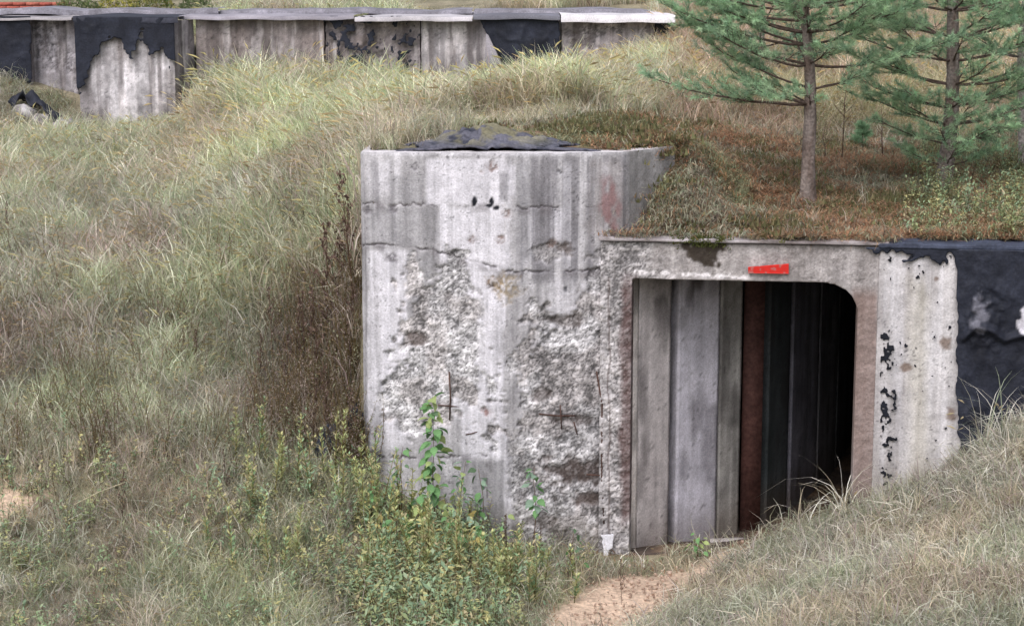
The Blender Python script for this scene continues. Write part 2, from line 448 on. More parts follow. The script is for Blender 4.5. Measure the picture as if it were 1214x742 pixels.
def weather(c, s, z, seed, k=1.0):
    """fine vertical run-off, mottling and small pits of old cast concrete"""
    a = fbm(s * 42, z * 1.3, seed, 3); b = fbm(s * 17 + .6 * fbm(s * 3, z * 3, seed + 4, 2), z * 1.0, seed + 1, 4); m = fbm(s * 7, z * 7, seed + 2, 5, .65)
    f = 1 + k * (.55 * (a - .5) + .65 * (b - .5) + .7 * (m - .5))
    pit = sstep(.70, .80, fbm(s * 45, z * 45, seed + 3, 2, .6)) * sstep(.45, .6, m)
    return c * np.clip(f * (1 - .5 * pit), .3, 1.35)[..., None]
def aggregate(s, z, seed, k=1.0):
    """broken concrete with stones showing: height and brightness"""
    wx_ = .35 * fbm(s * 20, z * 20, seed + 5, 2)
    f1, e1, c1 = worley(s * 24 + wx_ * 5, z * 30 + wx_ * 4, seed)
    f2_, e2, c2 = worley(s * 62, z * 62, seed + 10)
    b = fbm(s * 9, z * 9, seed + 3, 4, .6)
    gap = sstep(.16, .03, e1); g2 = sstep(.14, .03, e2)
    h = .5 + .22 * (1 - f1) * c1 + 1.1 * (b - .5) + .35 * (fbm(s * 22, z * 22, seed + 17, 3) - .5) - .2 * gap
    br = .55 + .5 * c1 ** 1.5 + .35 * (c2 - .5) - .45 * gap - .2 * g2 + 1.3 * (b - .5)  # gap terms paint the thin shadows between stones into the brightness
    return h, np.clip(br, .2, 1.3)

# ------------------------------------------------------------------ the bunker
bunker = empty('concrete_bunker', (1.0, 18.3, 0))
bunker_inv = (-1.0, -18.3, 0)
tag(bunker, 'weathered grey concrete bunker entrance with dark rectangular opening under the pines', 'bunker')
def world_child(o, root):
    if o is None: return None
    o.parent = root; o.matrix_parent_inverse = Matrix.Translation(-Vector(root.location)); return o

def block_paint(s, z, x, y):
    u, v = proj(x, y, z)
    n1 = fbm(s * 4, z * 4, 41, 4) - .5; n2 = fbm(s * 14, z * 14, 43, 3) - .5
    c = base_concrete(s, z, 51, lin(140, 138, 142), lin(196, 194, 200))
    d = .006 * fbm(s * 20, z * 20, 44, 3)
    streak = fbm(s * 16, z * .5, 45, 3)
    W = A(lin(212, 210, 219)) * (.86 + .2 * fbm(s * 25, z * 3, 46, 3))[..., None]
    G = A(lin(146, 145, 150)) * (.8 + .4 * fbm(s * 18, z * 1.5, 47, 3))[..., None]
    D = A(lin(112, 110, 116)) * (.8 + .4 * fbm(s * 18, z * 1.5, 48, 3))[..., None]
    def lay(c, col, w): w = np.clip(w, 0, 1)[..., None]; return c * (1 - w) + col * w
    n3 = fbm(s * 30, z * 2.2, 49, 3) - .5
    jx = 14 * n1 + 10 * n2 + 22 * n3; jy = 20 * n1 + 14 * n2
    # lime-washed parts
    c = lay(c, W, rect(u, v, 505, 598, 188, 243, 2.5, 2) * .95)
    c = lay(c, W, rect(u, v, 520, 600, 246, 315, 4, 4, jx * .6, jy) * .9)
    c = lay(c, W, rect(u, v, 545, 600, 300, 545, 5, 6, jx, 0) * .95)
    c = lay(c, W, rect(u, v, 437, 484, 296, 532, 4, 3, jx * .4, 0) * .85 * (.5 + streak))
    c = lay(c, W, rect(u, v, 445, 470, 190, 230, 7, 6, jx, 0) * .5)
    c = lay(c, W, rect(u, v, 628, 638, 246, 305, 2.5, 5, jx * .2) * .8)
    c = lay(c, W, rect(u, v, 655, 674, 250, 292, 3, 7, jx * .4) * .85)
    c = lay(c, W, rect(u, v, 676, 682, 262, 310, 2, 7) * .5)
    c = lay(c, W, rect(u, v, 597, 612, 196, 232, 2.5, 3) * .8)
    c = lay(c, W, rect(u, v, 596, 616, 535, 630, 3, 6, jx * .5) * .85)
    c = lay(c, W, rect(u, v, 655, 690, 330, 372, 7, 7, jx) * .45)
    # grey run-off
    c = lay(c, D, rect(u, v, 600, 742, 186, 335, 3, 6) * .65 * sstep(.46, .60, fbm(s * 13, z * .35, 145, 3)))
    c = lay(c, W, rect(u, v, 600, 735, 190, 320, 3, 6) * .5 * sstep(.56, .68, fbm(s * 15, z * .4, 147, 3)))
    c = lay(c, D, rect(u, v, 436, 505, 190, 300, 3, 6) * .4 * sstep(.48, .60, fbm(s * 13, z * .5, 149, 3)))
    c = lay(c, G, rect(u, v, 612, 628, 192, 305, 3, 6, jx * .4) * .7)
    c = lay(c, G, rect(u, v, 466, 504, 208, 240, 5, 4, jx * .6) * .6)
    c = lay(c, G, rect(u, v, 434, 520, 246, 292, 6, 3, jx) * .5)
    c = lay(c, G, rect(u, v, 484, 512, 300, 372, 4, 9, jx * .6) * .8)
    c = lay(c, G, rect(u, v, 541, 552, 320, 420, 2.5, 9) * .4)
    c = lay(c, D, rect(u, v, 592, 602, 205, 238, 1.5, 4) * .6)
    c = lay(c, G, rect(u, v, 560, 597, 546, 640, 3, 3, jx * .2) * .8)
    c = lay(c, D, rect(u, v, 603, 700, 205, 330, 8, 12, jx) * .3 * sstep(.45, .7, streak))
    # spalled faces, real relief
    A1 = blob(u, v, 525, 400, 52, 92, .12, 1.1 * n1 + .8 * n2)
    A1 = np.maximum(A1, blob(u, v, 500, 470, 48, 42, .12, 1.1 * n1 + .7 * n2))
    A1 = A1 * sstep(578, 562, u + jx * .5)
    A2 = blob(u, v, 680, 470, 84, 118, .1, 1.1 * n1 + .7 * n2)
    A2 = np.maximum(A2, rect(u, v, 606, 760, 520, 700, 8, 20, jx, jy))
    A2 = np.maximum(A2, .8 * blob(u, v, 725, 350, 26, 70, .15, 1.2 * n1 + .8 * n2))
    A2 = np.maximum(A2, blob(u, v, 655, 300, 20, 12, .2, 1.0 * n1 + 1.2 * n2) * .7)
    sp = np.clip(np.maximum(A1, A2), 0, 1)
    h, br = aggregate(s, z, 61)
    lean = np.where((u < 600), .0, 0)
    rubble = A(lin(220, 218, 223)) * br[..., None]
    rub2 = A(lin(168, 160, 160)) * br[..., None]
    rw = sstep(.45, .62, fbm(s * 3.5, z * 3.5, 63, 3))[..., None]
    c = lay(c, rubble * (1 - .55 * rw) + rub2 * .55 * rw, sp)
    d = d + sp * (.008 + .030 * np.clip(1.0 - h, 0, 1))
    # exposed dark hollows
    for (hx, hy, rx, ry, w) in [(492, 405, 13, 8, .7), (672, 380, 20, 9, .6), (690, 560, 44, 16, .75), (705, 592, 34, 8, .8), (640, 468, 12, 7, .5), (682, 500, 22, 6, .5), (718, 480, 5, 60, .55), (640, 620, 20, 8, .5)]:
        w_ = blob(u, v, hx, hy, rx, ry, .4, 1.0 * n1 + 1.4 * n2) * w
        c = lay(c, A(lin(70, 56, 50)), w_); d = d + .03 * w_
    c = weather(c, s, z, 651, .8)
    # joints and cracks
    for pts, wd, dep in [([(430, 243), (560, 244), (640, 245), (715, 244)], 1.2, .02),
                         ([(430, 290), (480, 293), (545, 303), (572, 314), (600, 321), (655, 323), (742, 320)], 1.5, .025),
                         ([(658, 248), (672, 252), (690, 263)], 1.4, .02),
                         ([(440, 541), (520, 540), (576, 540)], 1.8, .02), ([(576, 540), (578, 620)], 1.2, .01)]:
        k = sstep(wd * .75 + .5, wd * .15, polyline_d(u + 2.5 * n2, v + 7 * n2 + 4 * n1 + 5 * n3, pts)) * (.12 + .88 * sstep(.40, .58, fbm(s * 9, z * 9, 66, 2)))
        c = lay(c, A(lin(78, 72, 76)), k * .8); d = d + dep * .7 * k
        k2_ = sstep(9, 1, polyline_d(u, v + 10 * n1 - 4, pts)) * sstep(.5, .65, fbm(s * 11, z * 5, 67, 3)); c = lay(c, A(lin(96, 90, 94)), k2_ * .45)
    # knots, rust, bitumen specks
    for (hx, hy, r, cc) in [(583, 198, 6, BROWN), (571, 204, 3, BROWN), (491, 199, 4, G_DARK), (436, 248, 6, G_DARK), (467, 248, 6, G_DARK), (586, 337, 9, lin(120, 92, 62)), (600, 342, 16, lin(150, 135, 110)),
                            (581, 341, 4, BLACK), (577, 489, 6, lin(128, 88, 80)), (665, 204, 3, BLACK), (601, 251, 6, BROWN), (560, 284, 5, BROWN), (592, 284, 5, BROWN), (466, 307, 7, G_DARK), (672, 343, 5, BLACK),
                            (670, 295, 10, lin(90, 80, 76)), (730, 192, 4, BLACK), (655, 289, 6, BROWN)]:
        w_ = blob(u, v, hx, hy, r, r * .9, .5, 1.6 * n2)
        w_ = w_ * (.3 + .7 * sstep(.35, .6, fbm(s * 40, z * 40, 68, 2))); c = lay(c, A(cc), w_ * .8); d = d + .012 * w_
    for (hx, hy, rx, ry) in [(562, 239, 2.6, 5), (583, 238, 3, 6), (589, 246, 4, 3), (580, 244, 3, 2)]:
        c = lay(c, A(BLACK), blob(u, v, hx, hy, rx, ry, .3, 2 * n2))
    c = lay(c, A(lin(128, 74, 78)), rect(u, v, 712, 733, 214, 282, 4, 9, jx * .5, jy) * .75 * sstep(.3, .5, fbm(s * 9, z * 5, 71, 3)))
    c = lay(c, A(lin(140, 132, 130)), rect(u, v, 700, 742, 190, 280, 6, 5, jx) * .3)
    # rough arrises and a browner tone towards the foot
    d = d + .02 * sstep(1.2, 0, np.abs(z - 3.74) / .02) * fbm(s * 12, 0 * z, 72, 2)
    c = lay(c, A(lin(104, 98, 84)), sstep(.5, 0, z + .15 + .5 * n1) * .5)
    # darker grey tone over the receding right face
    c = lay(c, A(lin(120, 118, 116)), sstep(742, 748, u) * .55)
    return d, c
bp = [(-1.40, 19.7), (-1.45, 18.22), (-1.40, 18.12), (-.06, 17.95), (1.06, 18.14), (1.60, 18.72), (1.62, 19.7)]
bcap = [(-1.36, 19.7), (-1.37, 18.40), (-1.33, 18.30), (-.06, 18.25), (.95, 18.36), (1.53, 18.80), (1.56, 19.7)]
blk = strip_wall('front_wall', bp, -.6, 3.74, block_paint, None, M_CONC, res=.0115, cap=bcap, keep=lambda x, y, z: (x < 1.10) | (z > 2.74))
world_child(blk, bunker)

# portal frame, standing proud of the block
UX = np.array([1, -.127, 0]); UX /= np.linalg.norm(UX)
def wx(u, v=400): # x on the portal wall plane for a photo column
    a = ray(u, v)[0]; return a * (18.05 + .127 * .85) / (1 + .127 * a)
PX0, PX1 = wx(712, 300), wx(1040, 400)
OX0, OX1 = wx(749, 400), wx(1015, 400)
LZ = 2.60
def portal_mask(s, t, x, y, z):
    n = .016 * (fbm(s * 9, z * 9, 81, 3) - .5)
    nl = n * 2.2 + .012 * (fbm(s * 30, z * 3, 84, 2) - .5)
    hole = (x > OX0 + n) & (x < OX1 + n * .6) & (z < LZ - .03 * (x - OX0) + nl * .5)
    hx_, hz_ = np.clip((x - (OX1 - .34)) / .34, 0, 2), np.clip((z - (LZ - .065 - .30)) / .30, 0, 2)
    hole &= hx_ ** 2.1 + hz_ ** 2.1 < 1 + .4 * n
    return ~hole
def portal_paint(s, t, x, y, z):
    u, v = proj(x, y, z)
    n1 = fbm(s * 4, z * 4, 85, 4) - .5; n2 = fbm(s * 15, z * 15, 86, 3) - .5
    h, br = aggregate(s, z, 87)
    c0 = A(lin(198, 194, 197)) * np.clip(br, .25, 1.3)[..., None]
    sm = base_concrete(s, z, 89, lin(142, 136, 135), lin(178, 173, 174))
    w = sstep(760, 800, u + 60 * n1) [..., None]
    c = weather(c0 * (1 - w * .75) + sm * w * .75, s, z, 661, .7)
    def lay(c, col, w): w = np.clip(w, 0, 1)[..., None]; return c * (1 - w) + A(col) * w
    c = lay(c, lin(92, 68, 66), rect(u, v, 735, 760, 330, 620, 4, 14, 10 * n1) * .7 * (x < OX0 + .05))
    c = lay(c, lin(128, 108, 102), rect(u, v, 1010, 1040, 345, 600, 3, 10) * .75)
    c = lay(c, lin(50, 42, 34), blob(u, v, 832, 296, 26, 17, .3, 1.8 * n2 + n1) * .95)
    c = lay(c, lin(60, 66, 30), blob(u, v, 835, 284, 20, 7, .3, 1.6 * n2) * .7)
    c = lay(c, lin(226, 222, 226), sstep(.034, .014, np.abs(z - (LZ - .03 * (x - OX0)) - .012) + .10 * np.abs(n2)) * (u > 752) * sstep(900, 870, u) * sstep(.30, .42, fbm(s * 14, z * 8, 90, 3)) * 1.3)
    c = lay(c, lin(196, 192, 196), rect(u, v, 712, 720, 350, 640, 3, 30, 20 * n1) * .35)
    c = lay(c, lin(70, 52, 46), sstep(1.6, .5, np.abs(u - 722 - 8 * n1) ) * (v > 330) * .6)
    rough = 1 - .6 * w[..., 0]
    d = -rough * (.045 * np.clip(1.0 - h, 0, 1)) - .004
    return d, c
pf = sheet('portal_frame', (PX0, wall_y(PX0), -.6), UX, (PX1 - PX0) / UX[0], 2.892 + .6, portal_paint, portal_mask, None, M_CONC, thick=.30, res=.0125)
world_child(pf, bunker)
# cast slab edge along the top of the portal
def slab_paint(s, t, x, y, z):
    c = base_concrete(s * .7, z, 95, lin(120, 112, 112), lin(178, 172, 176))
    return .012 * fbm(s * 18, z * 18, 96, 3), c
def slab_mask(s, t, x, y, z): return (z > 2.893) & (z < 2.935 + .015 * fbm(s * 3, 0 * z, 98, 2))
o = sheet('roof_slab', (PX0 - .02, wall_y(PX0) - .02, 2.88), UX, (PX1 - PX0) / UX[0] + .1, .1, slab_paint, slab_mask, None, M_CONC, thick=.5, res=.012)
world_child(o, bunker)

# wall to the right of the opening, with the whitish pilaster and bitumen
RX0, RX1 = PX1 - .005, 9.0
def right_paint(s, t, x, y, z):
    u, v = proj(x, y, z)
    n1 = fbm(s * 5, z * 5, 101, 4) - .5; n2 = fbm(s * 16, z * 16, 102, 3) - .5
    c = base_concrete(s, z, 103, lin(160, 156, 158), lin(206, 203, 206))
    def lay(c, col, w): w = np.clip(w, 0, 1)[..., None]; return c * (1 - w) + A(col) * w
    c = lay(c, lin(216, 214, 220), rect(u, v, 1042, 1130, 300, 600, 5, 8, 8 * n1) * .55 * sstep(.35, .6, fbm(s * 14, z * .8, 104, 3)))
    c = lay(c, lin(172, 166, 150), rect(u, v, 1078, 1100, 330, 600, 9, 20, 10 * n1) * .5)
    for (hx, hy, r) in [(1121, 405, 7), (1074, 436, 6), (1127, 492, 6), (1110, 330, 3)]:
        c = lay(c, lin(112, 92, 78), blob(u, v, hx, hy, r, r, .5, 1.8 * n2) * .8)
    c = lay(c, lin(132, 122, 108), sstep(520, 590, v + 30 * n1) * .4)
    c = weather(c, s, z, 671, .45)
    rib = .012 * np.sin((u - 1040) / 95 * np.pi * 5) * (u < 1134)
    return rib + .01 * n2, c
o = sheet('side_wall', (RX0, wall_y(RX0), -.6), UX, (RX1 - RX0) / UX[0], 2.90 + .6, right_paint, lambda s, t, x, y, z: x > -99, None, M_CONC, thick=.3, res=.014)
world_child(o, bunker)

# bitumen coating, a thick ragged skin
TAR1, TAR2 = lin(26, 28, 37), lin(50, 54, 68)
def tar_paint(seed, folds=1.0):
    def f(s, t, x, y, z):
        h = fbm(s * 3, z * 2, seed, 4)
        fo = np.abs(fbm(s * 2.0 + z * .6, z * 1.5 - s * .3, seed + 3, 4) - .5) * 2
        w = np.clip(.2 + .9 * (h - .4) + .35 * fbm(s * 12, z * 2, seed + 5, 3), 0, 1)[..., None]
        c = A(TAR1) * (1 - w) + A(TAR2) * w
        return .006 + folds * .045 * sstep(.22, .0, fo) * h + .02 * folds * (fbm(s * 14, z * 11, seed + 8, 4)), c
    return f
def rt_mask(s, t, x, y, z):
    u, v = proj(x, y, z)
    n1 = fbm(s * 7, z * 7, 111, 4) - .5; n2 = fbm(s * 30, z * 30, 112, 3) - .5
    edge = 1134 + 7 * n1 + 5 * n2 + np.where(v > 470, (v - 470) * .05, 0)
    big = u > edge
    lip = v < 303 + 26 * n2 + 10 * np.clip((u - 1060) / 60, 0, 1) + 22 * n1 - 6 * (u < 1050)
    return (big | lip) & (z < 2.9)
def rt_paint(s, t, x, y, z):
    d, c = tar_paint(115)(s, t, x, y, z)
    u, v = proj(x, y, z)
    n2 = fbm(s * 15, z * 15, 116, 3) - .5
    def lay(c, col, w): w = np.clip(w, 0, 1)[..., None]; return c * (1 - w) + A(col) * w
    c = lay(c, lin(120, 120, 132), blob(u, v, 1161, 370, 9, 18, .4, 2 * n2) * .75)
    c = lay(c, lin(200, 198, 208), blob(u, v, 1213, 380, 7, 12, .3, 2 * n2))
    c = lay(c, lin(84, 92, 112), sstep(298, 291, v) * .7)
    d = d + .04 * blob(u, v, 1165, 380, 20, 26, .5, 1.5 * n2) + .05 * sstep(7, 0, polyline_d(u, v, [(1140, 400), (1155, 385), (1175, 390), (1190, 402), (1214, 395)]))
    d = d * sstep(1128, 1145, u) + .012
    return d, c
o = sheet('bitumen_coating', (RX0 - .18, wall_y(RX0 - .18) - .02, -.5), UX, (RX1 - RX0 + .18) / UX[0], 3.5, rt_paint, rt_mask, None, M_TAR, thick=.014, res=.014, label='cracked blue-black bitumen skin hanging over the wall right of the opening')
world_child(o, bunker)
def speck_mask(s, t, x, y, z):
    u, v = proj(x, y, z)
    n = .6 * fbm(s * 22, z * 17, 121, 3, .6) + .4 * fbm(s * 46, z * 40, 124, 2) ; m = fbm(s * 5, z * 5, 122, 2)
    dens = .95 * np.exp(-((u - 1051) / 11) ** 2) * sstep(370, 400, v) * sstep(590, 540, v) + .85 * np.exp(-((u - 1070) / 11) ** 2) * np.exp(-((v - 408) / 14) ** 2) + .30 * (u < 1134) * (u > 1040) * sstep(345, 310, v)
    dens += .26 * np.exp(-((u - 1127) / 6) ** 2)
    return (n > .74 - .25 * dens - .05 * m) & (u > 1043) & (u < 1133)
o = sheet('bitumen_flakes', (RX0, wall_y(RX0) - .006, .3), UX, 1.1, 2.58, lambda s, t, x, y, z: (0.018 + 0 * s, A(TAR1) * (1 + 0 * s)[..., None]), speck_mask, None, M_TAR, thick=.010, res=.008, soft=1, label='scattered black bitumen specks on the white pilaster', kind='stuff')
world_child(o, bunker)
# the top edge of the right wall
o = sheet('coping', (RX0 - .02, wall_y(RX0) - .035, 2.885), UX, (RX1 - RX0) / UX[0], .07, lambda s, t, x, y, z: (.015 * fbm(s * 6, z * 6, 125, 3), np.broadcast_to(A(lin(66, 72, 90)), s.shape + (3,)) * (.7 + .6 * fbm(s * 9, z * 9, 126, 3))[..., None]),
          lambda s, t, x, y, z: z < 2.925 + .03 * fbm(s * 4, 0 * z, 127, 2), None, M_TAR, thick=.4, res=.014)
world_child(o, bunker)

# red painted mark over the opening
yy = lambda x: wall_y(x) - .012
g = Geo()
pts = [P(887, 316, 1), P(934, 312.5, 1), P(935, 324.5, 1), P(888, 323.5, 1)]
def onwall(u, v, off=0):
    x = wx(u, v); yv = float(wall_y(x)); return np.array(P(u, v, yv - off))
nU, nV = 40, 10
vs, qs = [], []
for k_, off in ((0, .034), (1, .0)):
    for i in range(nU + 1):
        for j in range(nV + 1):
            s_, t_ = i / nU, j / nV
            uu = 887 + 48 * s_; vt = 316.5 - 4 * s_; vb = 323.8 + .8 * s_
            p = onwall(uu + (RNG.random() - .5) * .6, vt + (vb - vt) * t_, off); vs.append(p)
n1_ = (nU + 1) * (nV + 1)
for i in range(nU):
    for j in range(nV):
        a = i * (nV + 1) + j; qs.append((a, a + 1, a + nV + 2, a + nV + 1)); qs.append((n1_ + a, n1_ + a + nV + 1, n1_ + a + nV + 2, n1_ + a + 1))
for i in range(nU):
    for j in (0, nV):
        a = i * (nV + 1) + j; qs.append((a, a + nV + 1, a + nV + 1 + n1_, a + n1_))
for j in range(nV):
    for i in (0, nU):
        a = i * (nV + 1) + j; qs.append((a, a + n1_, a + 1 + n1_, a + 1))
vs = np.array(vs); wr = sstep(.60, .72, fbm(vs[:, 0] * 30, vs[:, 2] * 30, 991, 3))[:, None] * .6
g.add(vs, qs, None, A(lin(196, 44, 38)) * (1 - wr) + A(lin(150, 120, 116)) * wr)
o = g.build('red_mark', M_PAINT); o['label'] = 'bright red painted strip on the lintel'; world_child(o, bunker)

# tunnel: panels, steel post, ceiling, floor
FLZ = -.36
def pan_paint(seed, lo, hi):
    def f(s, z, x, y):
        c = weather(base_concrete(s, z, seed, lo, hi), s, z, seed + 7, .6)
        n = fbm(s * 5, z * 2, seed + 2, 4)
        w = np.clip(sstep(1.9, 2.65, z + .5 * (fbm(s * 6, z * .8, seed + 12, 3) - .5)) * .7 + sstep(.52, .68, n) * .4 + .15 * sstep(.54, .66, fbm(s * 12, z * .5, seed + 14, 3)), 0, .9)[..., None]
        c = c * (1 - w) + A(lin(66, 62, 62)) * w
        b = (sstep(.2, -.3, z) * .5)[..., None]
        c = c * (1 - b) + A(lin(96, 82, 68)) * b
        return .006 * fbm(s * 10, z * 10, seed + 4, 3), c
    return f
def pt(u, Y): return (X_at(u, Y, 450), Y)
pan = [((749, 18.33), (757, 18.40), 201, (214, 206, 202), (236, 230, 228)), ((757, 18.40), (795, 18.69), 202, (176, 170, 172), (212, 206, 208)), ((804, 18.80), (852, 19.12), 203, (186, 184, 196), (212, 210, 222)),  # first narrow strip is near white: a sunlit edge put into its colour
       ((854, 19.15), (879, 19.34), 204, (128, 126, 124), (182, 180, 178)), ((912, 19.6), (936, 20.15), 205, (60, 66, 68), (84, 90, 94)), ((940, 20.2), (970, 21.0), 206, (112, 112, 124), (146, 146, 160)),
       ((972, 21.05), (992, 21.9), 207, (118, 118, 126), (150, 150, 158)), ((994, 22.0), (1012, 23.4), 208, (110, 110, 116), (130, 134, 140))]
for (a, b, sd_, lo, hi) in pan:
    pa, pb = np.array(pt(*a)), np.array(pt(*b))
    t = (pb - pa) / np.linalg.norm(pb - pa); nb = np.array([-t[1], t[0]])
    pth = [tuple(pa + nb * .14), tuple(pa), tuple(pb), tuple(pb + nb * .14)]
    o = strip_wall('wall_panel', pth, -.7, 2.70, pan_paint(sd_, lin(*lo), lin(*hi)), None, M_CONC, res=.03)
    world_child(o, bunker)
# backing wall behind the panels so that the joints are dark, not see-through
bk = [pt(749, 18.36), pt(799, 18.9), pt(853, 19.3), pt(905, 19.75), pt(936, 20.35), pt(972, 21.3), pt(1000, 22.6), pt(1020, 24.2), (6.2, 26.5), (8.2, 26.5), (4.6, 19.6), (OX1 + .18, 17.95)]
bk = [(x - (.16 if i < 8 else 0), y + (.16 if i < 8 else 0)) for i, (x, y) in enumerate(bk)]
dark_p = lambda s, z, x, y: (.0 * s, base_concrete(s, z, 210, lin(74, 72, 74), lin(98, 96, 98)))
o = strip_wall('tunnel_wall', bk, -.7, 2.72, dark_p, None, M_CONC, res=.08); world_child(o, bunker)
g = Geo()
gxs = np.linspace(.9, 9, 30)
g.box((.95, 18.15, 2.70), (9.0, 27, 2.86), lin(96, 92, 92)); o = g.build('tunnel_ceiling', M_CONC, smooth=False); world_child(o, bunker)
sx, st_ = np.meshgrid(np.linspace(.9, 9, 90), np.linspace(0, 1, 120) ** 1.4 * 9, indexing='ij')
sy = wall_y(sx) + .03 + st_
wf = sstep(1.3, 0.0, st_)
sz = ground_z(sx, wall_y(sx) + .03) * wf + FLZ * (1 - wf) + .03 * fbm(sx * 5, sy * 5, 220, 3) - .02
sc_ = mixc(np.broadcast_to(A(lin(120, 100, 84)), sx.shape + (3,)).copy(), lin(86, 76, 70), sstep(.4, .6, fbm(sx * 3, sy * 3, 221, 3)))
floor = link('tunnel_floor', mesh_np('tunnel_floor', np.stack([sx, sy, sz], -1).reshape(-1, 3), grid_quads(*sx.shape), col=sc_.reshape(-1, 3)), M_SOIL)
tag(floor, 'dirt floor inside the dark opening', kind='structure')
# rusted steel door frame
def steel_post(u0, u1, Y, w=.1):
    g = Geo(); a = X_at(u0, Y, 480); b = X_at(u1, Y, 480)
    g.box((a, Y, -.6), (b, Y + .015, 2.68), lin(84, 58, 54)); g.box((b - .015, Y + .017, -.6), (b, Y + .19, 2.68), lin(62, 46, 44)); g.box((a, Y + .017, -.6), (a + .015, Y + .12, 2.68), lin(62, 46, 44))
    return g
o = steel_post(880, 904, 19.42).build('door_frame', M_STEEL, smooth=False); o['label'] = 'rusty brown steel post standing inside the opening'; world_child(o, bunker)
g = Geo(); g.box((X_at(904, 19.42, 340) + .003, 19.43, 2.40), (4.55, 19.5, 2.52), lin(92, 60, 52)); g.box((X_at(904, 19.42, 340) + .003, 19.45, 2.525), (4.55, 19.6, 2.69), lin(60, 52, 50))
o = g.build('door_header', M_STEEL, smooth=False); world_child(o, bunker)

# exposed reinforcement bars on the spalled face
def front_y(x):
    xs = [p[0] for p in bp[2:5]]; ys = [p[1] for p in bp[2:5]]
    return float(np.interp(x, xs, ys))
def onblock(u, v, off=0):
    Y = 18.0
    for _ in range(4): Y = front_y(ray(u, v)[0] * Y)
    return np.array(P(u, v, Y - off))
for pl, r in [([(533, 440), (534, 470), (533, 498)], .008), ([(519, 480), (534, 481), (548, 482)], .007), ([(638, 491), (660, 493), (682, 492)], .008), ([(664, 480), (665, 495), (666, 508)], .007),
              ([(552, 515), (560, 513), (566, 511)], .006), ([(708, 440), (714, 480), (713, 560), (716, 620)], .009), ([(695, 562), (715, 564), (738, 563)], .008), ([(738, 400), (739, 470), (738, 590)], .009), ([(680, 500), (684, 515)], .007)]:
    g = Geo(); g.tube([onblock(u, v, -.004 if u < 700 else .03) + RNG.normal(0, .003, 3) for u, v in pl], r, 6, lin(78, 58, 52))
    o = g.build('reinforcement_bar', M_STEEL); world_child(o, bunker)
# white lime run at the wall foot
def spill_mask(s, t, x, y, z):
    u, v = proj(x, y, z); n = fbm(s * 25, z * 10, 231, 3) - .5
    return inpoly(u + 5 * n, v, [(712, 634), (728, 632), (726, 650), (722, 652), (720, 668), (714, 668), (716, 648)])
o = sheet('lime_run', (wx(700, 640), wall_y(.75) - .05, -.5), UX, .4, .8, lambda s, t, x, y, z: (0.0 * s, np.broadcast_to(A(lin(225, 225, 235)), s.shape + (3,)) * 1.0), spill_mask, None, M_CONC, thick=.01, res=.008)
world_child(o, bunker)

# ------------------------------------------------------------------ the rear bunker wall
RZ = 4.70
rear = empty('rear_bunker', (-2.0, 31.5, 3))
tag(rear, 'long low concrete bunker wall with black bitumen patches at the top of the slope', 'bunker')
def RYf(x): return 31.0 + .10 * (x + 8)
def rx(u, Y): return X_at(u, Y, 60)
def rear_paint(seed, lo=(128, 120, 120), hi=(186, 180, 184), rough=0):
    def f(s, z, x, y):
        u, v = proj(x, y, z)
        c = base_concrete(s * .6, z, seed, lin(*lo), lin(*hi))
        n1 = fbm(s * 3, z * 3, seed + 1, 4) - .5
        h, br = aggregate(s * .6, z * .6, seed + 2)
        w = np.clip(rough * (sstep(-.02, .06, n1)), 0, 1)
        c = c * (1 - w)[..., None] + (A(lin(*hi)) * br[..., None]) * w[..., None]
        # dark run-off lines
        st = sstep(.54, .68, fbm(s * 6, z * .5, seed + 6, 4) + .10 * n1)
        c = c * (1 - .55 * st)[..., None] + A(lin(92, 84, 84)) * (.55 * st)[..., None]
        m2 = sstep(.50, .66, fbm(s * 2.4, z * 2.4, seed + 11, 4))
        c = c * (1 - .35 * m2)[..., None] + A(lin(110, 100, 96)) * (.35 * m2)[..., None]
        w3 = sstep(.60, .72, fbm(s * 9, z * 1.2, seed + 13, 4))
        c = c * (1 - .5 * w3)[..., None] + A(lin(214, 208, 212)) * (.5 * w3)[..., None]
        c = c * (.66 + .68 * fbm(s * 22, z * 14, seed + 15, 3))[..., None]
        c = weather(c, s * .5, z * .6, seed + 21, 1.3)
        st2 = sstep(.56, .64, fbm(s * 11, z * .45, seed + 23, 3)); c = c * (1 - .4 * st2)[..., None] + A(lin(104, 98, 100)) * (.4 * st2)[..., None]
        return .02 * fbm(s * 6, z * 6, seed + 4, 3) + .05 * w * (1 - np.clip(h, 0, 1)), c
    return f
segs = [  # photo columns, offset in depth, seed, colours, roughness
    (-260, 36, .25, 301, (110, 106, 110), (150, 146, 152), .3), (38, 92, .5, 302, (150, 146, 152), (196, 192, 200), .8), (92, 207, -.35, 303, (160, 156, 160), (216, 212, 218), .25),
    (232, 385, .33, 305, (122, 112, 110), (166, 158, 160), .2), (385.2, 499, .33, 306, (112, 104, 104), (168, 160, 164), .7), (499.2, 577, .33, 307, (142, 138, 142), (176, 172, 178), 0),
    (577.2, 665, .36, 308, (120, 118, 124), (160, 156, 160), .2), (665.2, 777, .33, 309, (130, 122, 124), (198, 192, 196), .9), (777.2, 800, .5, 310, (110, 104, 108), (140, 134, 138), .3)]
RB = {}
for (u0, u1, off, sd_, lo, hi, ro) in segs:
    Y0 = 31.4 + off; x0, x1 = rx(u0, Y0), rx(u1, Y0)
    pth = [(x0, Y0 + .5), (x0, Y0), (x1, Y0 + .003), (x1, Y0 + .5)]
    o = strip_wall('wall_panel', pth, 2.2, RZ - .02, rear_paint(sd_, lo, hi, ro), None, M_CONC, res=.02)
    world_child(o, rear); RB[(u0, u1)] = (x0, x1, Y0)
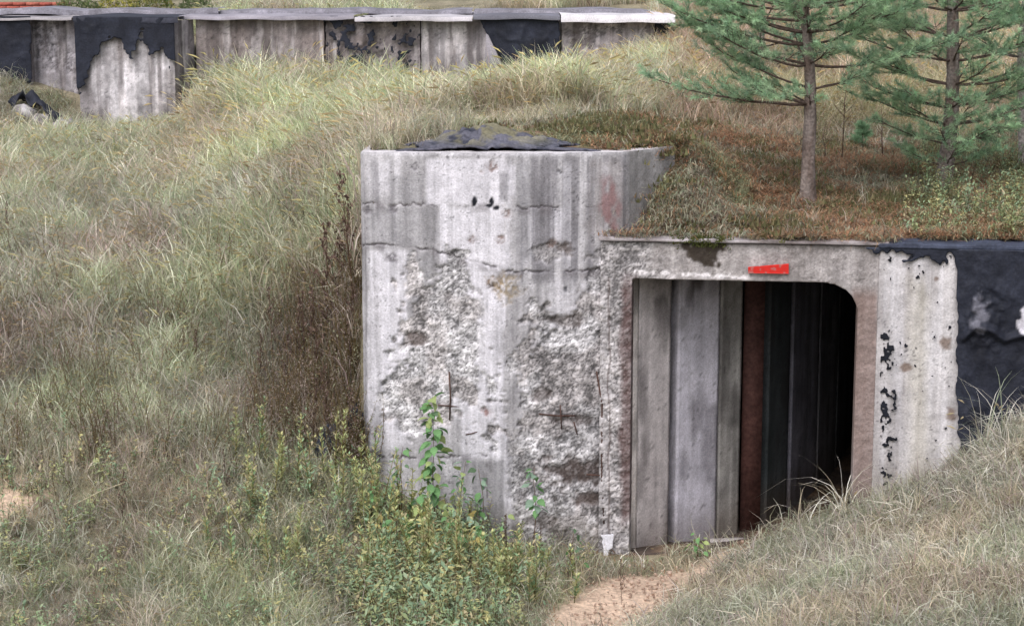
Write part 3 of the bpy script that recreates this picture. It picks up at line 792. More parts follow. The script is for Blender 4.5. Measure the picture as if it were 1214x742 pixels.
# flank of the projecting pier
x1, Y0 = RB[(92, 207)][1:]; xb, Yb = rx(231, 31.75), 31.75
o = strip_wall('wall_panel', [(x1 + .003, Y0 + .03), (xb, Yb)], 2.2, RZ - .03, rear_paint(304, (112, 106, 110), (160, 154, 160), .1), None, M_CONC, res=.03); world_child(o, rear)
# roof slabs
def slab(u0, u1, Y0, Y1, z0, z1, col, wob=.03, name='roof_slab', mat=None):
    x0, x1 = rx(u0, Y0), rx(u1, Y0)
    n = max(3, int((x1 - x0) / .12))
    g = Geo(); xs = np.linspace(x0, x1, n); m = 40
    ys = np.linspace(0, 1, m)
    nz = fbm(xs * 1.2, 0 * xs + u0, 331, 3) - .5; ny_ = fbm(xs * 2.1, 0 * xs + u0, 332, 3) - .5
    prof = [(0, z0), (0, z1)] + [(t, z1) for t in ys[1:]]
    V, Cc = [], []
    for i, x in enumerate(xs):
        for (t, zz) in prof:
            V.append((x, Y0 + t * (Y1 - Y0) + ny_[i] * .07 * (1 - t), zz + nz[i] * wob * 2 + .006 * math.sin(x * 7 + t * 9)))
            k_ = fbm(np.array([x * 1.5]), np.array([t * 6.0 + Y0]), 335, 3)[0]
            k2_ = fbm(np.array([x * 6.0]), np.array([t * 40.0 + Y0]), 337, 3)[0]; Cc.append(A(col) * (.35 + .7 * k_ + .6 * k2_))
    kq = len(prof)
    q = [(i * kq + j, (i + 1) * kq + j, (i + 1) * kq + j + 1, i * kq + j + 1) for i in range(n - 1) for j in range(kq - 1)]
    g.add(V, q, None, np.array(Cc)); o = g.build(name, mat or M_CONC); world_child(o, rear); return o
slab(-280, 86, 31.55, 35.4, RZ - .04, RZ + .0, lin(150, 146, 150), .012); slab(88, 212, 30.98, 35.5, RZ - .06, RZ + .03, lin(52, 54, 66), .02, 'bitumen_roofing', M_TAR)
slab(213, 420, 31.55, 36.5, RZ - .03, RZ + .03, lin(150, 146, 156), .02); slab(421, 560, 31.5, 36.5, RZ - .05, RZ + .02, lin(190, 186, 192), .02); slab(561, 664, 31.55, 36.5, RZ - .03, RZ + .04, lin(112, 112, 122), .015)
slab(665, 800, 31.5, 36.5, RZ - .07, RZ + .05, lin(215, 212, 218), .01)
# second step on the roof with torn felt
for (u0, u1, Y0, z) in [(-100, 260, 33.3, .1), (262, 560, 33.5, .08), (562, 770, 33.2, .1)]:
    slab(u0, u1, Y0, Y0 + 1.8, RZ, RZ + z, lin(128, 126, 136), .05, 'roofing_felt', M_TAR)
# bitumen on the rear wall
def rear_tar(u0, u1, off, top, mask, seed, folds=.6, label=None, kind=None):
    Y0 = 31.4 + off; x0, x1 = rx(u0, Y0), rx(u1, Y0)
    H = RZ + .03 - 2.6
    def mk(s, t, x, y, z):
        u, v = proj(x, y, z); n1 = fbm(s * 4, z * 3, seed, 4) - .5; n2 = fbm(s * 16, z * 14, seed + 1, 3) - .5
        return mask(u, v, n1, n2)
    o = sheet('bitumen_coating', (x0, Y0 - .035, 2.6), (1, 0, 0), x1 - x0, H, tar_paint(seed + 2, folds), mk, None, M_TAR, thick=.014, res=.018, soft=1, label=label, kind=kind)
    world_child(o, rear)
rear_tar(-60, 40, .25, 20, lambda u, v, a, b: (u < 37 + 8 * a) & (v < 96 + 30 * a), 341)
def pier_mask(u, v, a, b):
    edge = np.interp(u, [88, 96, 104, 112, 120, 128, 140, 146, 152, 160, 168, 172, 178, 186, 194, 200, 208], [116, 112, 92, 70, 56, 46, 44, 58, 64, 62, 42, 50, 66, 64, 62, 78, 80])
    return v < edge + 10 * a + 26 * b
rear_tar(90, 208, -.37, 15, pier_mask, 351, .5, 'black bitumen cap running down the pale pier')
rear_tar(384, 500, .31, 15, lambda u, v, a, b: (b * 1.6 + a + .10 + .1 * np.exp(-((u - 480) / 16) ** 2) - .0015 * (v - 30) > .12), 361, .3, 'patchy peeling black bitumen left of the smooth pale panel', kind='stuff')
rear_tar(562, 668, .28, 10, lambda u, v, a, b: (u > np.interp(v, [15, 38, 60, 90], [563, 575, 588, 603]) + 5 * a) & (u < 664 + 4 * b), 371, .7, 'broad black bitumen sheet below the roof edge')
rear_tar(766, 800, .5, 10, lambda u, v, a, b: (a + b > -.05), 381, .4)
# leaning grey cheek between the pale panel and the bitumen
g = Geo(); Yc = 31.55
p0, p1, p2, p3 = np.array(P(579, 42, Yc)), np.array(P(603, 92, Yc)), np.array(P(574, 100, Yc)), np.array(P(576, 40, Yc))
dv = np.array([0, .12, 0]); g.add([p0, p1, p2, p3, p0 + dv, p1 + dv, p2 + dv, p3 + dv], [(3, 2, 1, 0), (4, 5, 6, 7), (0, 1, 5, 4), (2, 3, 7, 6), (0, 4, 7, 3), (1, 2, 6, 5)], None, lin(140, 136, 142))
o = g.build('buttress', M_CONC, smooth=False); world_child(o, rear)

# ------------------------------------------------------------------ ground cover
LIB = {}
def blades(n, R, h, w, lean, curve, pal, droop=0, head=0, seed=0, segs=3, hang=0):
    """a tuft of n tapered blades: returns Geo"""
    r = np.random.default_rng(seed)
    g = Geo()
    ang = r.random(n) * 2 * np.pi; rad = R * np.sqrt(r.random(n))
    bx, by = rad * np.cos(ang), rad * np.sin(ang)
    H = h[0] + (h[1] - h[0]) * r.random(n) ** 1.3
    la = r.random(n) * 2 * np.pi; le = lean * np.abs(r.normal(0, 1, n)) * .7
    cu = curve * (.3 + r.random(n))
    fa = r.random(n) * np.pi
    W = w * (.6 + .8 * r.random(n))
    ts = np.linspace(0, 1, segs + 1)
    dx, dy = np.cos(la), np.sin(la)
    P_ = []
    for t in ts:
        th = le + cu * t ** 1.5
        out = H * t * np.sin(th * (.4 + .6 * t)); up = H * t * np.cos(th * (.4 + .6 * t))
        P_.append(np.stack([bx + dx * out, by + dy * out, up], -1))
    P_ = np.array(P_)                                     # (k, n, 3)
    side = np.stack([np.cos(fa), np.sin(fa), 0 * fa], -1)
    k = segs + 1
    wd = np.array([.8, 1, .75, .45, .3][:k])
    wd = np.interp(np.linspace(0, 1, k), [0, .4, .8, 1], [.8, 1, .55, .08])
    L_ = P_ - side * (W[:, None] * wd[:, None, None] * .5); R_ = P_ + side * (W[:, None] * wd[:, None, None] * .5)
    v = np.concatenate([L_, R_], 0).transpose(1, 0, 2).reshape(-1, 3)
    base = np.arange(n) * 2 * k
    q = np.concatenate([np.stack([base + j, base + k + j, base + k + j + 1, base + j + 1], -1) for j in range(segs)])
    pal_c = A([p[0] for p in pal]); wt = np.array([p[1] for p in pal], float); wt /= wt.sum()
    pc = pal_c[r.choice(len(pal), n, p=wt)] * (.75 + .5 * r.random(n))[:, None]
    shade = np.tile(np.linspace(.8, 1.1, k), 2)
    c = (pc[:, None, :] * shade[None, :, None]).reshape(-1, 3)
    g.add(v, q, None, c)
    if head:
        idx = r.choice(n, int(n * head), replace=False)
        for i in idx:
            tip = P_[-1, i]; prev = P_[-2, i]; d = tip - prev; d /= np.linalg.norm(d) + 1e-9
            L = .05 + .06 * r.random(); ww = .006 + .006 * r.random()
            a_ = tip; b_ = tip + d * L * .5 + (0, 0, -.004); e_ = tip + d * L + np.array([dx[i], dy[i], -1]) * .015
            s_ = side[i] * ww; u_ = np.cross(s_, d)
            hc = A(lin(198, 184, 150)) * (.7 + .4 * r.random())
            g.add([a_, b_ + s_, e_, b_ - s_, b_ + u_, b_ - u_], None, [(0, 1, 2), (0, 2, 3), (0, 4, 2), (0, 2, 5)], hc)
    return g
STRAW, PALE, GREEN, OLIVE, MAUVE, DKB = lin(214, 206, 188), lin(232, 229, 220), lin(164, 174, 150), lin(182, 180, 160), lin(186, 172, 170), lin(136, 124, 116)
def lib(name, geos, mat):
    c = bpy.data.collections.new(name)
    for i, g in enumerate(geos):
        me = g.mesh(name, mat)
        o = bpy.data.objects.new('%s_%02d' % (name, i), me)
        c.objects.link(o)
    LIB[name] = (c, len(geos))
tallp = [(STRAW, 3), (PALE, 3), (GREEN, 4), (OLIVE, 3.5), (MAUVE, 1.6), (DKB, .8)]
lib('tall_tuft', [blades(24, .14, (.16, .5), .0082, .32, .55, tallp, seed=i, head=.12) for i in range(7)], M_GRASS)
lib('fine_tuft', [blades(26, .15, (.12, .34), .0075, .6, 1.0, [(PALE, 3), (STRAW, 2.4), (OLIVE, 2.4), (GREEN, 2), (MAUVE, 1), (DKB, 1.0)], seed=20 + i, head=.03) for i in range(6)], M_GRASS)
lib('short_tuft', [blades(28, .12, (.03, .11), .0075, .8, 1.0, [(STRAW, 2), (OLIVE, 3), (GREEN, 2), (lin(170, 136, 110), 2.4), (DKB, 1.5)], seed=40 + i) for i in range(5)], M_GRASS)
def litter(seed):
    r = np.random.default_rng(seed); g = Geo()
    for i in range(46):
        p = np.array([r.normal(0, .08), r.normal(0, .08), r.random() * .03]); a = r.random() * 6.28; L = .03 + .05 * r.random()
        d = np.array([math.cos(a), math.sin(a), (r.random() - .3) * .7]) * L; w = np.array([-math.sin(a), math.cos(a), 0]) * .0035
        c = A([lin(196, 150, 118), lin(176, 136, 108), lin(140, 114, 96), lin(206, 174, 146)][r.integers(4)])
        g.add([p - w, p + d, p + w], None, [(0, 1, 2)], c)
    return g
lib('litter', [litter(60 + i) for i in range(4)], M_GRASS)
def moss(seed):
    r = np.random.default_rng(seed); g = Geo()
    for i in range(60):
        p = np.array([r.normal(0, .06), r.normal(0, .06), 0]); a = r.random() * 6.28
        w = np.array([math.cos(a), math.sin(a), 0]) * .012; h = np.array([r.normal(0, .01), r.normal(0, .01), .02 + .035 * r.random()])
        c = A([lin(128, 128, 92), lin(112, 112, 80), lin(150, 142, 108), lin(132, 114, 94)][r.integers(4)]) * (.7 + .5 * r.random())
        g.add([p - w, p + h, p + w], None, [(0, 1, 2)], c)
    return g
lib('moss', [moss(80 + i) for i in range(4)], M_GRASS)
def forb(seed, pal, H=(.2, .6), leaf=.062, n=6):
    """several leafy stems with narrow leaves"""
    r = np.random.default_rng(seed); g = Geo()
    for s in range(n):
        b = np.array([r.normal(0, .09), r.normal(0, .09), 0]); h = H[0] + (H[1] - H[0]) * r.random(); ln = r.normal(0, .16, 2)
        pts = [b + np.array([ln[0] * t * t, ln[1] * t * t, 1 * t]) * h for t in (0, .35, .7, 1)]
        g.tube(pts, [.003, .003, .0025, .0015], 3, lin(120, 104, 72))
        col = A(pal[r.integers(len(pal))])
        for j in range(16):
            t = .15 + .85 * r.random(); p = b + np.array([ln[0] * t * t, ln[1] * t * t, t]) * h
            a = r.random() * 6.28; L = leaf * (.5 + .8 * r.random()); d = np.array([math.cos(a), math.sin(a), .5 * r.normal()]); w = np.array([-math.sin(a), math.cos(a), 0]) * L * .22
            cc = col * (.7 + .6 * r.random())
            g.add([p, p + d * L * .5 + w + (0, 0, .004), p + d * L, p + d * L * .5 - w + (0, 0, .004)], None, [(0, 1, 2), (0, 2, 3)], cc)
    return g
lib('forb', [forb(100 + i, [lin(164, 186, 146), lin(182, 194, 146), lin(208, 204, 152), lin(156, 182, 150), lin(198, 186, 152), lin(172, 188, 156)]) for i in range(6)], M_GRASS)
lib('weed_brown', [forb(120 + i, [lin(158, 142, 134), lin(174, 156, 150), lin(142, 130, 120), lin(156, 158, 132)], (.3, .75), .028, 8) for i in range(5)], M_GRASS)

def scatter(name, lb, pts, scl, tint, label, tilt=.15, nrm=None):
    coll, nvar = LIB[lb]
    n = len(pts)
    me = bpy.data.meshes.new(name); me.vertices.add(n); me.vertices.foreach_set('co', np.asarray(pts, np.float32).ravel())
    rot = np.stack([RNG.normal(0, tilt, n), RNG.normal(0, tilt, n), RNG.random(n) * 6.283], -1).astype(np.float32)
    a = me.attributes.new('rot', 'FLOAT_VECTOR', 'POINT'); a.data.foreach_set('vector', rot.ravel())
    a = me.attributes.new('scl', 'FLOAT', 'POINT'); a.data.foreach_set('value', np.asarray(scl, np.float32))
    a = me.attributes.new('idx', 'INT', 'POINT'); a.data.foreach_set('value', RNG.integers(0, nvar, n).astype(np.int32))
    t4 = np.ones((n, 4), np.float32); t4[:, :3] = tint
    a = me.attributes.new('tint', 'FLOAT_COLOR', 'POINT'); a.data.foreach_set('color', t4.ravel())
    o = link(name, me)
    ng = bpy.data.node_groups.new(name, 'GeometryNodeTree')
    ng.interface.new_socket('Geometry', in_out='INPUT', socket_type='NodeSocketGeometry')
    ng.interface.new_socket('Geometry', in_out='OUTPUT', socket_type='NodeSocketGeometry')
    N, L = ng.nodes, ng.links
    gi, go = N.new('NodeGroupInput'), N.new('NodeGroupOutput')
    ci = N.new('GeometryNodeCollectionInfo'); ci.inputs['Collection'].default_value = coll
    ci.inputs['Separate Children'].default_value = True; ci.inputs['Reset Children'].default_value = True
    ip = N.new('GeometryNodeInstanceOnPoints'); ip.inputs['Pick Instance'].default_value = True
    def na(nm, ty):
        x = N.new('GeometryNodeInputNamedAttribute'); x.data_type = ty; x.inputs['Name'].default_value = nm; return x.outputs['Attribute']
    mp = N.new('GeometryNodeMeshToPoints')
    L.new(gi.outputs[0], mp.inputs['Mesh']); L.new(mp.outputs[0], ip.inputs['Points'])
    L.new(ci.outputs[0], ip.inputs['Instance'])
    L.new(na('idx', 'INT'), ip.inputs['Instance Index']); L.new(na('rot', 'FLOAT_VECTOR'), ip.inputs['Rotation']); L.new(na('scl', 'FLOAT'), ip.inputs['Scale'])
    L.new(ip.outputs[0], go.inputs[0])
    md = o.modifiers.new('scatter', 'NODES'); md.node_group = ng
    tag(o, label, kind='stuff')
    return o

# sample the ground round the view
def sample(n, x0=-10.5, x1=9.5, y0=12.0, y1=38):
    x = x0 + (x1 - x0) * RNG.random(n); y = y0 + (y1 - y0) * RNG.random(n)
    z = ground_z(x, y); u, v = proj(x, y, z)
    k = (u > -190) & (u < 1450) & (v < 850)
    line = np.where(x < .85, 18.25, wall_y(x) + .18)
    ov = (x > .95) & (x < 3.6) & (y > wall_y(x) + .03 + .06 * fbm(x * 4, 0 * x, 555, 2)) & (y < line + .14)
    z = np.where(ov, np.maximum(z, 2.955), z)
    k &= ~((x > XBL - .06) & (x < 9) & (y > np.where(x < .85, 17.93, wall_y(x) - .06)) & (y < line + .10)) | ov
    k &= ~((x > XBL - .05) & (x < -1.34) & (y > 17.9) & (y < 18.5))
    k &= ~((x > 1.0) & (x < 1.64) & (y > 18.2) & (y < 19.7) & (y - 18.14 > (x - 1.06) * 1.074 - .02) & (y - 18.14 < (x - 1.06) * 1.074 + .10))
    # the footprint of the rear wall
    k &= ~((y > np.where((u > 88) & (u < 235), 30.98, 31.58)) & (y < 37) & (x < X_at(800, 31.7, 60)))
    k &= y < 37.5
    k &= ~((np.hypot((x - X_at(580, 18.7, 180)) / .62, (y - 18.78) / .5) < 1) | ((np.abs(x + .1) < 1.0) & (y < 18.55) & (y > 18.1) & (z > 3)))
    return x[k], y[k], z[k] - .01
def pick(x, y, z, w):
    k = RNG.random(len(x)) < np.clip(w, 0, 1); return x[k], y[k], z[k]
def T(c): return A(c)
x, y, z = sample(112000)
zz_ = zones(x, y, z); u, v = zz_['u'], zz_['v']
edge_ = (~zz_['low']) & (y < np.where(x < .85, 18.9, wall_y(x) + .5))
frontz = sstep(17.6, 17.2, y) * (x > -1.3)
foot = (x > .7) * (x < 2.7) * sstep(17.15, 17.45, y + .25 * (zz_['n'] - .5)) * (y < wall_y(x)) * 1.0
rbank = zz_['low'] & (x > 1.6 + (17.9 - y) * -.18) & (y < wall_y(x))
dpatch = fbm(x * .8, y * .8, 401, 3)
# tall grass of the hillside
wt = (1 - zz_['path']) * (1 - .97 * zz_['roof']) * (1 - .93 * zz_['bare']) * (~rbank) * (.55 + .9 * (dpatch - .3)) * (1 - .9 * foot)
wt = wt * np.where((x > XBL) & (y < 18.3), .45, 1)
k = RNG.random(len(x)) < np.clip(wt, 0, 1)
X_, Y_, Z_, U_, V_ = x[k], y[k], z[k], u[k], v[k]
n = len(X_)
pn = fbm(X_ * .9, Y_ * .9, 411, 3); pn2 = fbm(X_ * 2.4, Y_ * 1.6, 413, 3)
tint = np.ones((n, 3)) * (1.0 + 1.0 * (pn2 - .5))[:, None]
def tw(t, w): global tint; tint = tint * (1 - w[:, None]) + tint * T(t) * w[:, None]
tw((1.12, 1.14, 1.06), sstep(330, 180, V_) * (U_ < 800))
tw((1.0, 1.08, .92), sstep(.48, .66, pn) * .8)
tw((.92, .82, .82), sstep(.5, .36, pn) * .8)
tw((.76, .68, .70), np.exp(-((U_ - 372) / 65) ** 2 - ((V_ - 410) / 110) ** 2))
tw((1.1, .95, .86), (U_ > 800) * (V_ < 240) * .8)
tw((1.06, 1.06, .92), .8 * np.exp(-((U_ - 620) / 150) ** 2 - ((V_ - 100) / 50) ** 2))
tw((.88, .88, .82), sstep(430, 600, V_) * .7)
tint *= (.82 + .36 * fbm(X_ * 6, Y_ * 4, 417, 2))[:, None]
hgt = (.75 + .5 * RNG.random(n)) * (1 + .25 * np.exp(-((V_ - 170) / 90) ** 2)) * (1 - .42 * sstep(380, 560, V_)) * np.where((X_ > XBL) & (Y_ < 18.3), .6, 1)
hgt *= np.where((U_ < 150) & (V_ > 560), .55, 1) * (.8 + .5 * pn2)
hgt *= 1 - .6 * zz_['roof'][k]
hgt *= np.where((X_ > -1.4) & (X_ < 1.9) & (Y_ < 22.3) & (Y_ > 18.3), .35, 1)
hgt *= np.where((U_ < 110) & (V_ < 190), .5, 1) * np.where(Y_ > 28.8, np.interp(U_, [0, 220, 245, 300, 470, 500, 575, 600, 780, 800], [.4, .4, 1.15, 1.3, 1.2, .5, .5, .75, .8, 1]), 1)
hgt *= 1 - .45 * sstep(60, 20, np.abs(V_ - 190)) * (U_ > 830)
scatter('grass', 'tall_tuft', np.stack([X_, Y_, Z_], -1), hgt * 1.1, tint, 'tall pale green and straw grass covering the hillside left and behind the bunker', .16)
# fine dry grass, right bank and thin everywhere
wt = np.where(rbank, .95, .10 * (1 - zz_['roof']) * (1 - zz_['path'])) * (1 - zz_['path']) * (y < 37) * (1 - .85 * foot * sstep(2.5, 2.1, x))
k = RNG.random(len(x)) < np.clip(wt, 0, 1); X_, Y_, Z_ = x[k], y[k], z[k]
pn = fbm(X_ * 1.8, Y_ * 1.8, 421, 3)
tint = np.ones((len(X_), 3)) * (1.02 + .8 * (pn - .5))[:, None]
tw((.86, .90, .82), sstep(.5, .65, fbm(X_ * 1.2, Y_ * 1.2, 423, 3)))
tw((.97, .91, .83), sstep(.5, .4, fbm(X_ * 1.2, Y_ * 1.2, 423, 3)))
scatter('grass', 'fine_tuft', np.stack([X_, Y_, Z_], -1), .7 + .6 * RNG.random(len(X_)), tint, 'fine dry drooping grass on the bank right of the sandy path', .3)
# short turf, needle litter and moss on the roof
xe, ye = RNG.uniform(1.08, 2.3, 2600), RNG.uniform(18.3, 19.6, 2600); ze = ground_z(xe, ye) - .005
ke = ~((ye - 18.14 > (xe - 1.06) * 1.074 - .06) & (xe < 1.68)); xe, ye, ze = xe[ke], ye[ke], ze[ke]
wt = (zz_['roof'] * np.where((x < .3) & (y < 20), .12, .5) + .2 * edge_ + .12 * zz_['low'] * (1 - zz_['path']) + .5 * (y > 29.3) * (x < -4))
k = RNG.random(len(x)) < np.clip(wt, 0, 1); X_, Y_, Z_ = np.r_[x[k], xe], np.r_[y[k], ye], np.r_[z[k], ze]
tint = np.ones((len(X_), 3)) * (.9 + .8 * (fbm(X_ * 3, Y_ * 3, 431, 3) - .5))[:, None]
tw((.92, .98, .82), sstep(.48, .62, fbm(X_ * 1.6, Y_ * 1.6, 433, 3)))
scatter('turf', 'short_tuft', np.stack([X_, Y_, Z_], -1), .7 + .8 * RNG.random(len(X_)), tint, 'short mossy turf growing on the bunker roof', .2)
k = RNG.random(len(x)) < zz_['roof'] * sstep(.36, .52, fbm(x * 1.1 + 3, y * 1.1, 441, 3)) * (x > .8) * 1.0; X_, Y_, Z_ = x[k], y[k], z[k] + .02
scatter('needle_litter', 'litter', np.stack([X_, Y_, Z_], -1), .8 + .7 * RNG.random(len(X_)), np.ones((len(X_), 3)) * 1.0, 'orange brown fallen pine needles under the pines', .1)
k = RNG.random(len(x)) < zz_['roof'] * sstep(.44, .56, fbm(x * 1.5, y * 1.5, 451, 3)) * .8; X_, Y_, Z_ = x[k], y[k], z[k] + .01
scatter('moss', 'moss', np.stack([X_, Y_, Z_], -1), .8 + .9 * RNG.random(len(X_)), np.ones((len(X_), 3)), 'green brown moss cushions on the bunker roof', .1)
xm = wx(834, 285) + RNG.normal(0, .10, 45); ym = wall_y(xm) + RNG.uniform(-.02, .10, 45)
scatter('moss', 'moss', np.stack([xm, ym, 2.91 + RNG.uniform(-.02, .02, 45)], -1), .4 + .4 * RNG.random(45), np.ones((45, 3)) * A((.55, .68, .42)), 'fresh green moss cushion on the roof edge above the dark stain', .5)
# leafy undergrowth at the foot of the block and lower left
wt = .20 * np.exp(-((u - 540) / 120) ** 2 - ((v - 715) / 70) ** 2) + .12 * np.exp(-((u - 380) / 110) ** 2 - ((v - 660) / 70) ** 2) + .05 * (v > 520) * (u < 600) + .10 * (zz_['roof'] * (u > 1080))
wt = wt * (1 - zz_['path']) * (~((u > 700) & (v > 600)))
k = RNG.random(len(x)) < np.clip(wt, 0, 1); X_, Y_, Z_, U_, V_ = x[k], y[k], z[k], u[k], v[k]
tint = np.ones((len(X_), 3)) * (.95 + .6 * (fbm(X_ * 3, Y_ * 3, 461, 3) - .5))[:, None]
scatter('undergrowth', 'forb', np.stack([X_, Y_, Z_], -1), (.45 + .5 * RNG.random(len(X_))) * np.where((U_ > 430) & (U_ < 570), 1.15, .85), tint, 'leafy green and yellow undergrowth at the foot of the bunker wall', .15)
def clods(seed):
    r = np.random.default_rng(seed); g = Geo()
    for i in range(9):
        p = np.array([r.normal(0, .07), r.normal(0, .07), 0]); q_ = .006 + .014 * r.random() ** 2
        V = np.array([(1, 0, 0), (0, 1, 0), (-1, 0, 0), (0, -1, 0), (0, 0, 1), (0, 0, -1)]) * q_ * r.uniform(.6, 1.2, (6, 1)) + p
        g.add(V, None, [(0, 1, 4), (1, 2, 4), (2, 3, 4), (3, 0, 4), (1, 0, 5), (2, 1, 5), (3, 2, 5), (0, 3, 5)], A([lin(222, 200, 184), lin(206, 182, 166), lin(190, 166, 150)][r.integers(3)]))
    return g
lib('clods', [clods(140 + i) for i in range(4)], M_GRASS)
xs_, ys_, zs_ = sample(60000)
k = RNG.random(len(xs_)) < np.clip(zones(xs_, ys_, zs_)['path'], 0, 1) * .35
scatter('sand_clods', 'clods', np.stack([xs_[k], ys_[k], zs_[k] + .012], -1), .8 + .8 * RNG.random(k.sum()), np.ones((k.sum(), 3)), 'crumbs and clods of pinkish sand on the bare path', .3)
# brown dead herbage left of the block
wt = .42 * np.exp(-((u - 392) / 44) ** 2 - ((v - 440) / 85) ** 2) + .04 * (u < 430) * (v > 330) * (v < 560)
k = RNG.random(len(x)) < np.clip(wt, 0, 1)
xe, ye = RNG.uniform(-1.62, -1.475, 70), RNG.uniform(17.9, 19.6, 70)
X_, Y_, Z_ = np.r_[x[k], xe], np.r_[y[k], ye], np.r_[z[k], ground_z(xe, ye) - .02]
scatter('undergrowth', 'weed_brown', np.stack([X_, Y_, Z_], -1), .7 + .5 * RNG.random(len(X_)), np.ones((len(X_), 3)), 'dark brown dead herbage against the left side of the bunker', .15)

# ------------------------------------------------------------------ pines
def pine(name, base, H, r0, whorls, seed, label, lean=(0, 0), needle_c=(lin(168, 200, 162), lin(184, 210, 174), lin(150, 182, 152)), dens=1.0, bark=(lin(136, 126, 122), lin(100, 86, 80))):
    r = np.random.default_rng(seed)
    root = empty(name, base); tag(root, label, 'tree', 'young pines on the bunker roof')
    def tp(h):
        t = h / H; return np.array([lean[0] * t + .03 * math.sin(h * 2.3 + seed), lean[1] * t + .02 * math.cos(h * 1.9), h])
    g = Geo(); hs_ = np.linspace(-.12, H, 34)
    nseg = 12; rr = r0 * (1 - hs_ / H * .93) * (1 + .35 * np.exp(-np.clip(hs_, 0, 9) / .07))
    g.tube([tp(h) for h in hs_], rr, nseg, (1, 1, 1), .18)
    vv_ = g.v[-1]; kk = sstep(.35, .6, fbm(vv_[:, 0] * 25 + vv_[:, 1] * 20, vv_[:, 2] * 9, seed, 3))[:, None]
    g.c[-1] = A(bark[0]) * kk + A(bark[1]) * (1 - kk)
    g.build('trunk', M_BARK, root)
    ng_v, ng_c = [], []
    def shoot(p, d, L, nn):
        """needles round a shoot"""
        t = r.random(nn); dd = d / (np.linalg.norm(d) + 1e-9)
        q_ = r.normal(0, 1, (nn, 3)); q_ -= (q_ @ dd)[:, None] * dd; q_ /= np.linalg.norm(q_, axis=1, keepdims=True)
        nd = dd * (.55 + .3 * r.random(nn))[:, None] + q_ * .75; nd /= np.linalg.norm(nd, axis=1, keepdims=True)
        nl = .045 + .035 * r.random(nn)
        o_ = p + dd * (t * L)[:, None]
        sd_ = np.cross(nd, r.normal(0, 1, (nn, 3))); sd_ /= np.linalg.norm(sd_, axis=1, keepdims=True)
        w_ = .0031
        tri = np.stack([o_ - sd_ * w_, o_ + sd_ * w_, o_ + nd * nl[:, None]], 1)
        ng_v.append(tri.reshape(-1, 3))
        c = A(needle_c[r.integers(len(needle_c))]) * (.75 + .5 * r.random())
        ng_c.append(np.repeat(c[None], nn * 3, 0) * (.8 + .4 * r.random(nn)).repeat(3)[:, None])
    def branch(h, az, L, rise, r1):
        b = tp(h); d0 = np.array([math.cos(az), math.sin(az), 0])
        K = 9; pts = []
        wob = r.normal(0, .035, (K, 3)).cumsum(0) * .5
        for i in range(K):
            t = i / (K - 1)
            pts.append(b + d0 * L * t + np.array([0, 0, L * (rise * t + .22 * t * t * (1 - .3 * rise))]) + wob[i] * L * .4 * (t > 0))
        pts = np.array(pts)
        gb = Geo(); gb.tube(pts, np.linspace(r1, .004, K), 6, A(bark[1]) * .8)
        tan = np.gradient(pts, axis=0)
        m = int(L / .07)
        for j in range(m):
            t = .30 + .70 * (j + r.random()) / m
            f = t * (K - 1); i = min(int(f), K - 2); p = pts[i] * (1 - f + i) + pts[i + 1] * (f - i)
            for sgn in (-1, 1):
                if r.random() > .58 * dens: continue
                td = tan[i] / np.linalg.norm(tan[i]); sidev = np.cross(td, (0, 0, 1)); sidev /= np.linalg.norm(sidev) + 1e-9
                l2 = (.10 + .30 * (1 - t) * L * .7 + .10 * r.random()) * (.6 + .7 * r.random())
                d2 = td * .8 + sidev * sgn * (.55 + .5 * r.random()) + np.array([0, 0, .25 * r.normal()])
                d2 /= np.linalg.norm(d2)
                e = p + d2 * l2 + np.array([0, 0, .15 * l2])
                gb.tube([p, (p + e) / 2 + (0, 0, -.01), e], [.004, .003, .002], 3, A(bark[1]) * .8)
                ns = max(1, int(l2 / .075))
                for s_ in range(ns):
                    q1 = p + (e - p) * ((s_ + .4) / ns)
                    shoot(q1, e - p + r.normal(0, .3, 3) * l2 * .5, .07, int(21 * dens))
                    if r.random() < .7:
                        d3 = (e - p) / l2 + np.cross(d2, (0, 0, 1)) * (1 if r.random() < .5 else -1) * .8 + r.normal(0, .2, 3)
                        d3 /= np.linalg.norm(d3); l3 = .05 + .08 * r.random()
                        gb.tube([q1, q1 + d3 * l3], [.0025, .0015], 3, A(bark[1]) * .8)
                        shoot(q1 + d3 * l3 * .3, d3, l3, int(19 * dens))
                shoot(e, d2 + (0, 0, .3), .08, int(36 * dens))
        shoot(pts[-1], tan[-1] + (0, 0, .1), .1, 46)
        gb.build('branch', M_BARK, root)
    for (h, items) in whorls:
        for (az, L, rise) in items: branch(h, math.radians(az), L, rise, .008 + .007 * L)
    h = whorls[-1][0]
    while h < H - .25:
        h += .30 + .1 * r.random(); k_ = 5; a0 = r.random() * 360; Lm = max(.25, (H - h) * .42)
        for j in range(k_): branch(h, math.radians(a0 + j * 72 + r.normal(0, 12)), Lm * (.8 + .4 * r.random()), .35, .012)
    V = np.concatenate(ng_v); Cn = np.concatenate(ng_c)
    me = mesh_np('crown', V, None, np.arange(len(V)).reshape(-1, 3), Cn, smooth=False)
    link('crown', me, M_NEEDLE, root)
    return root
b1 = np.array(P(961, 241, 19.5)); b1[2] = float(ground_z(b1[0], b1[1]))
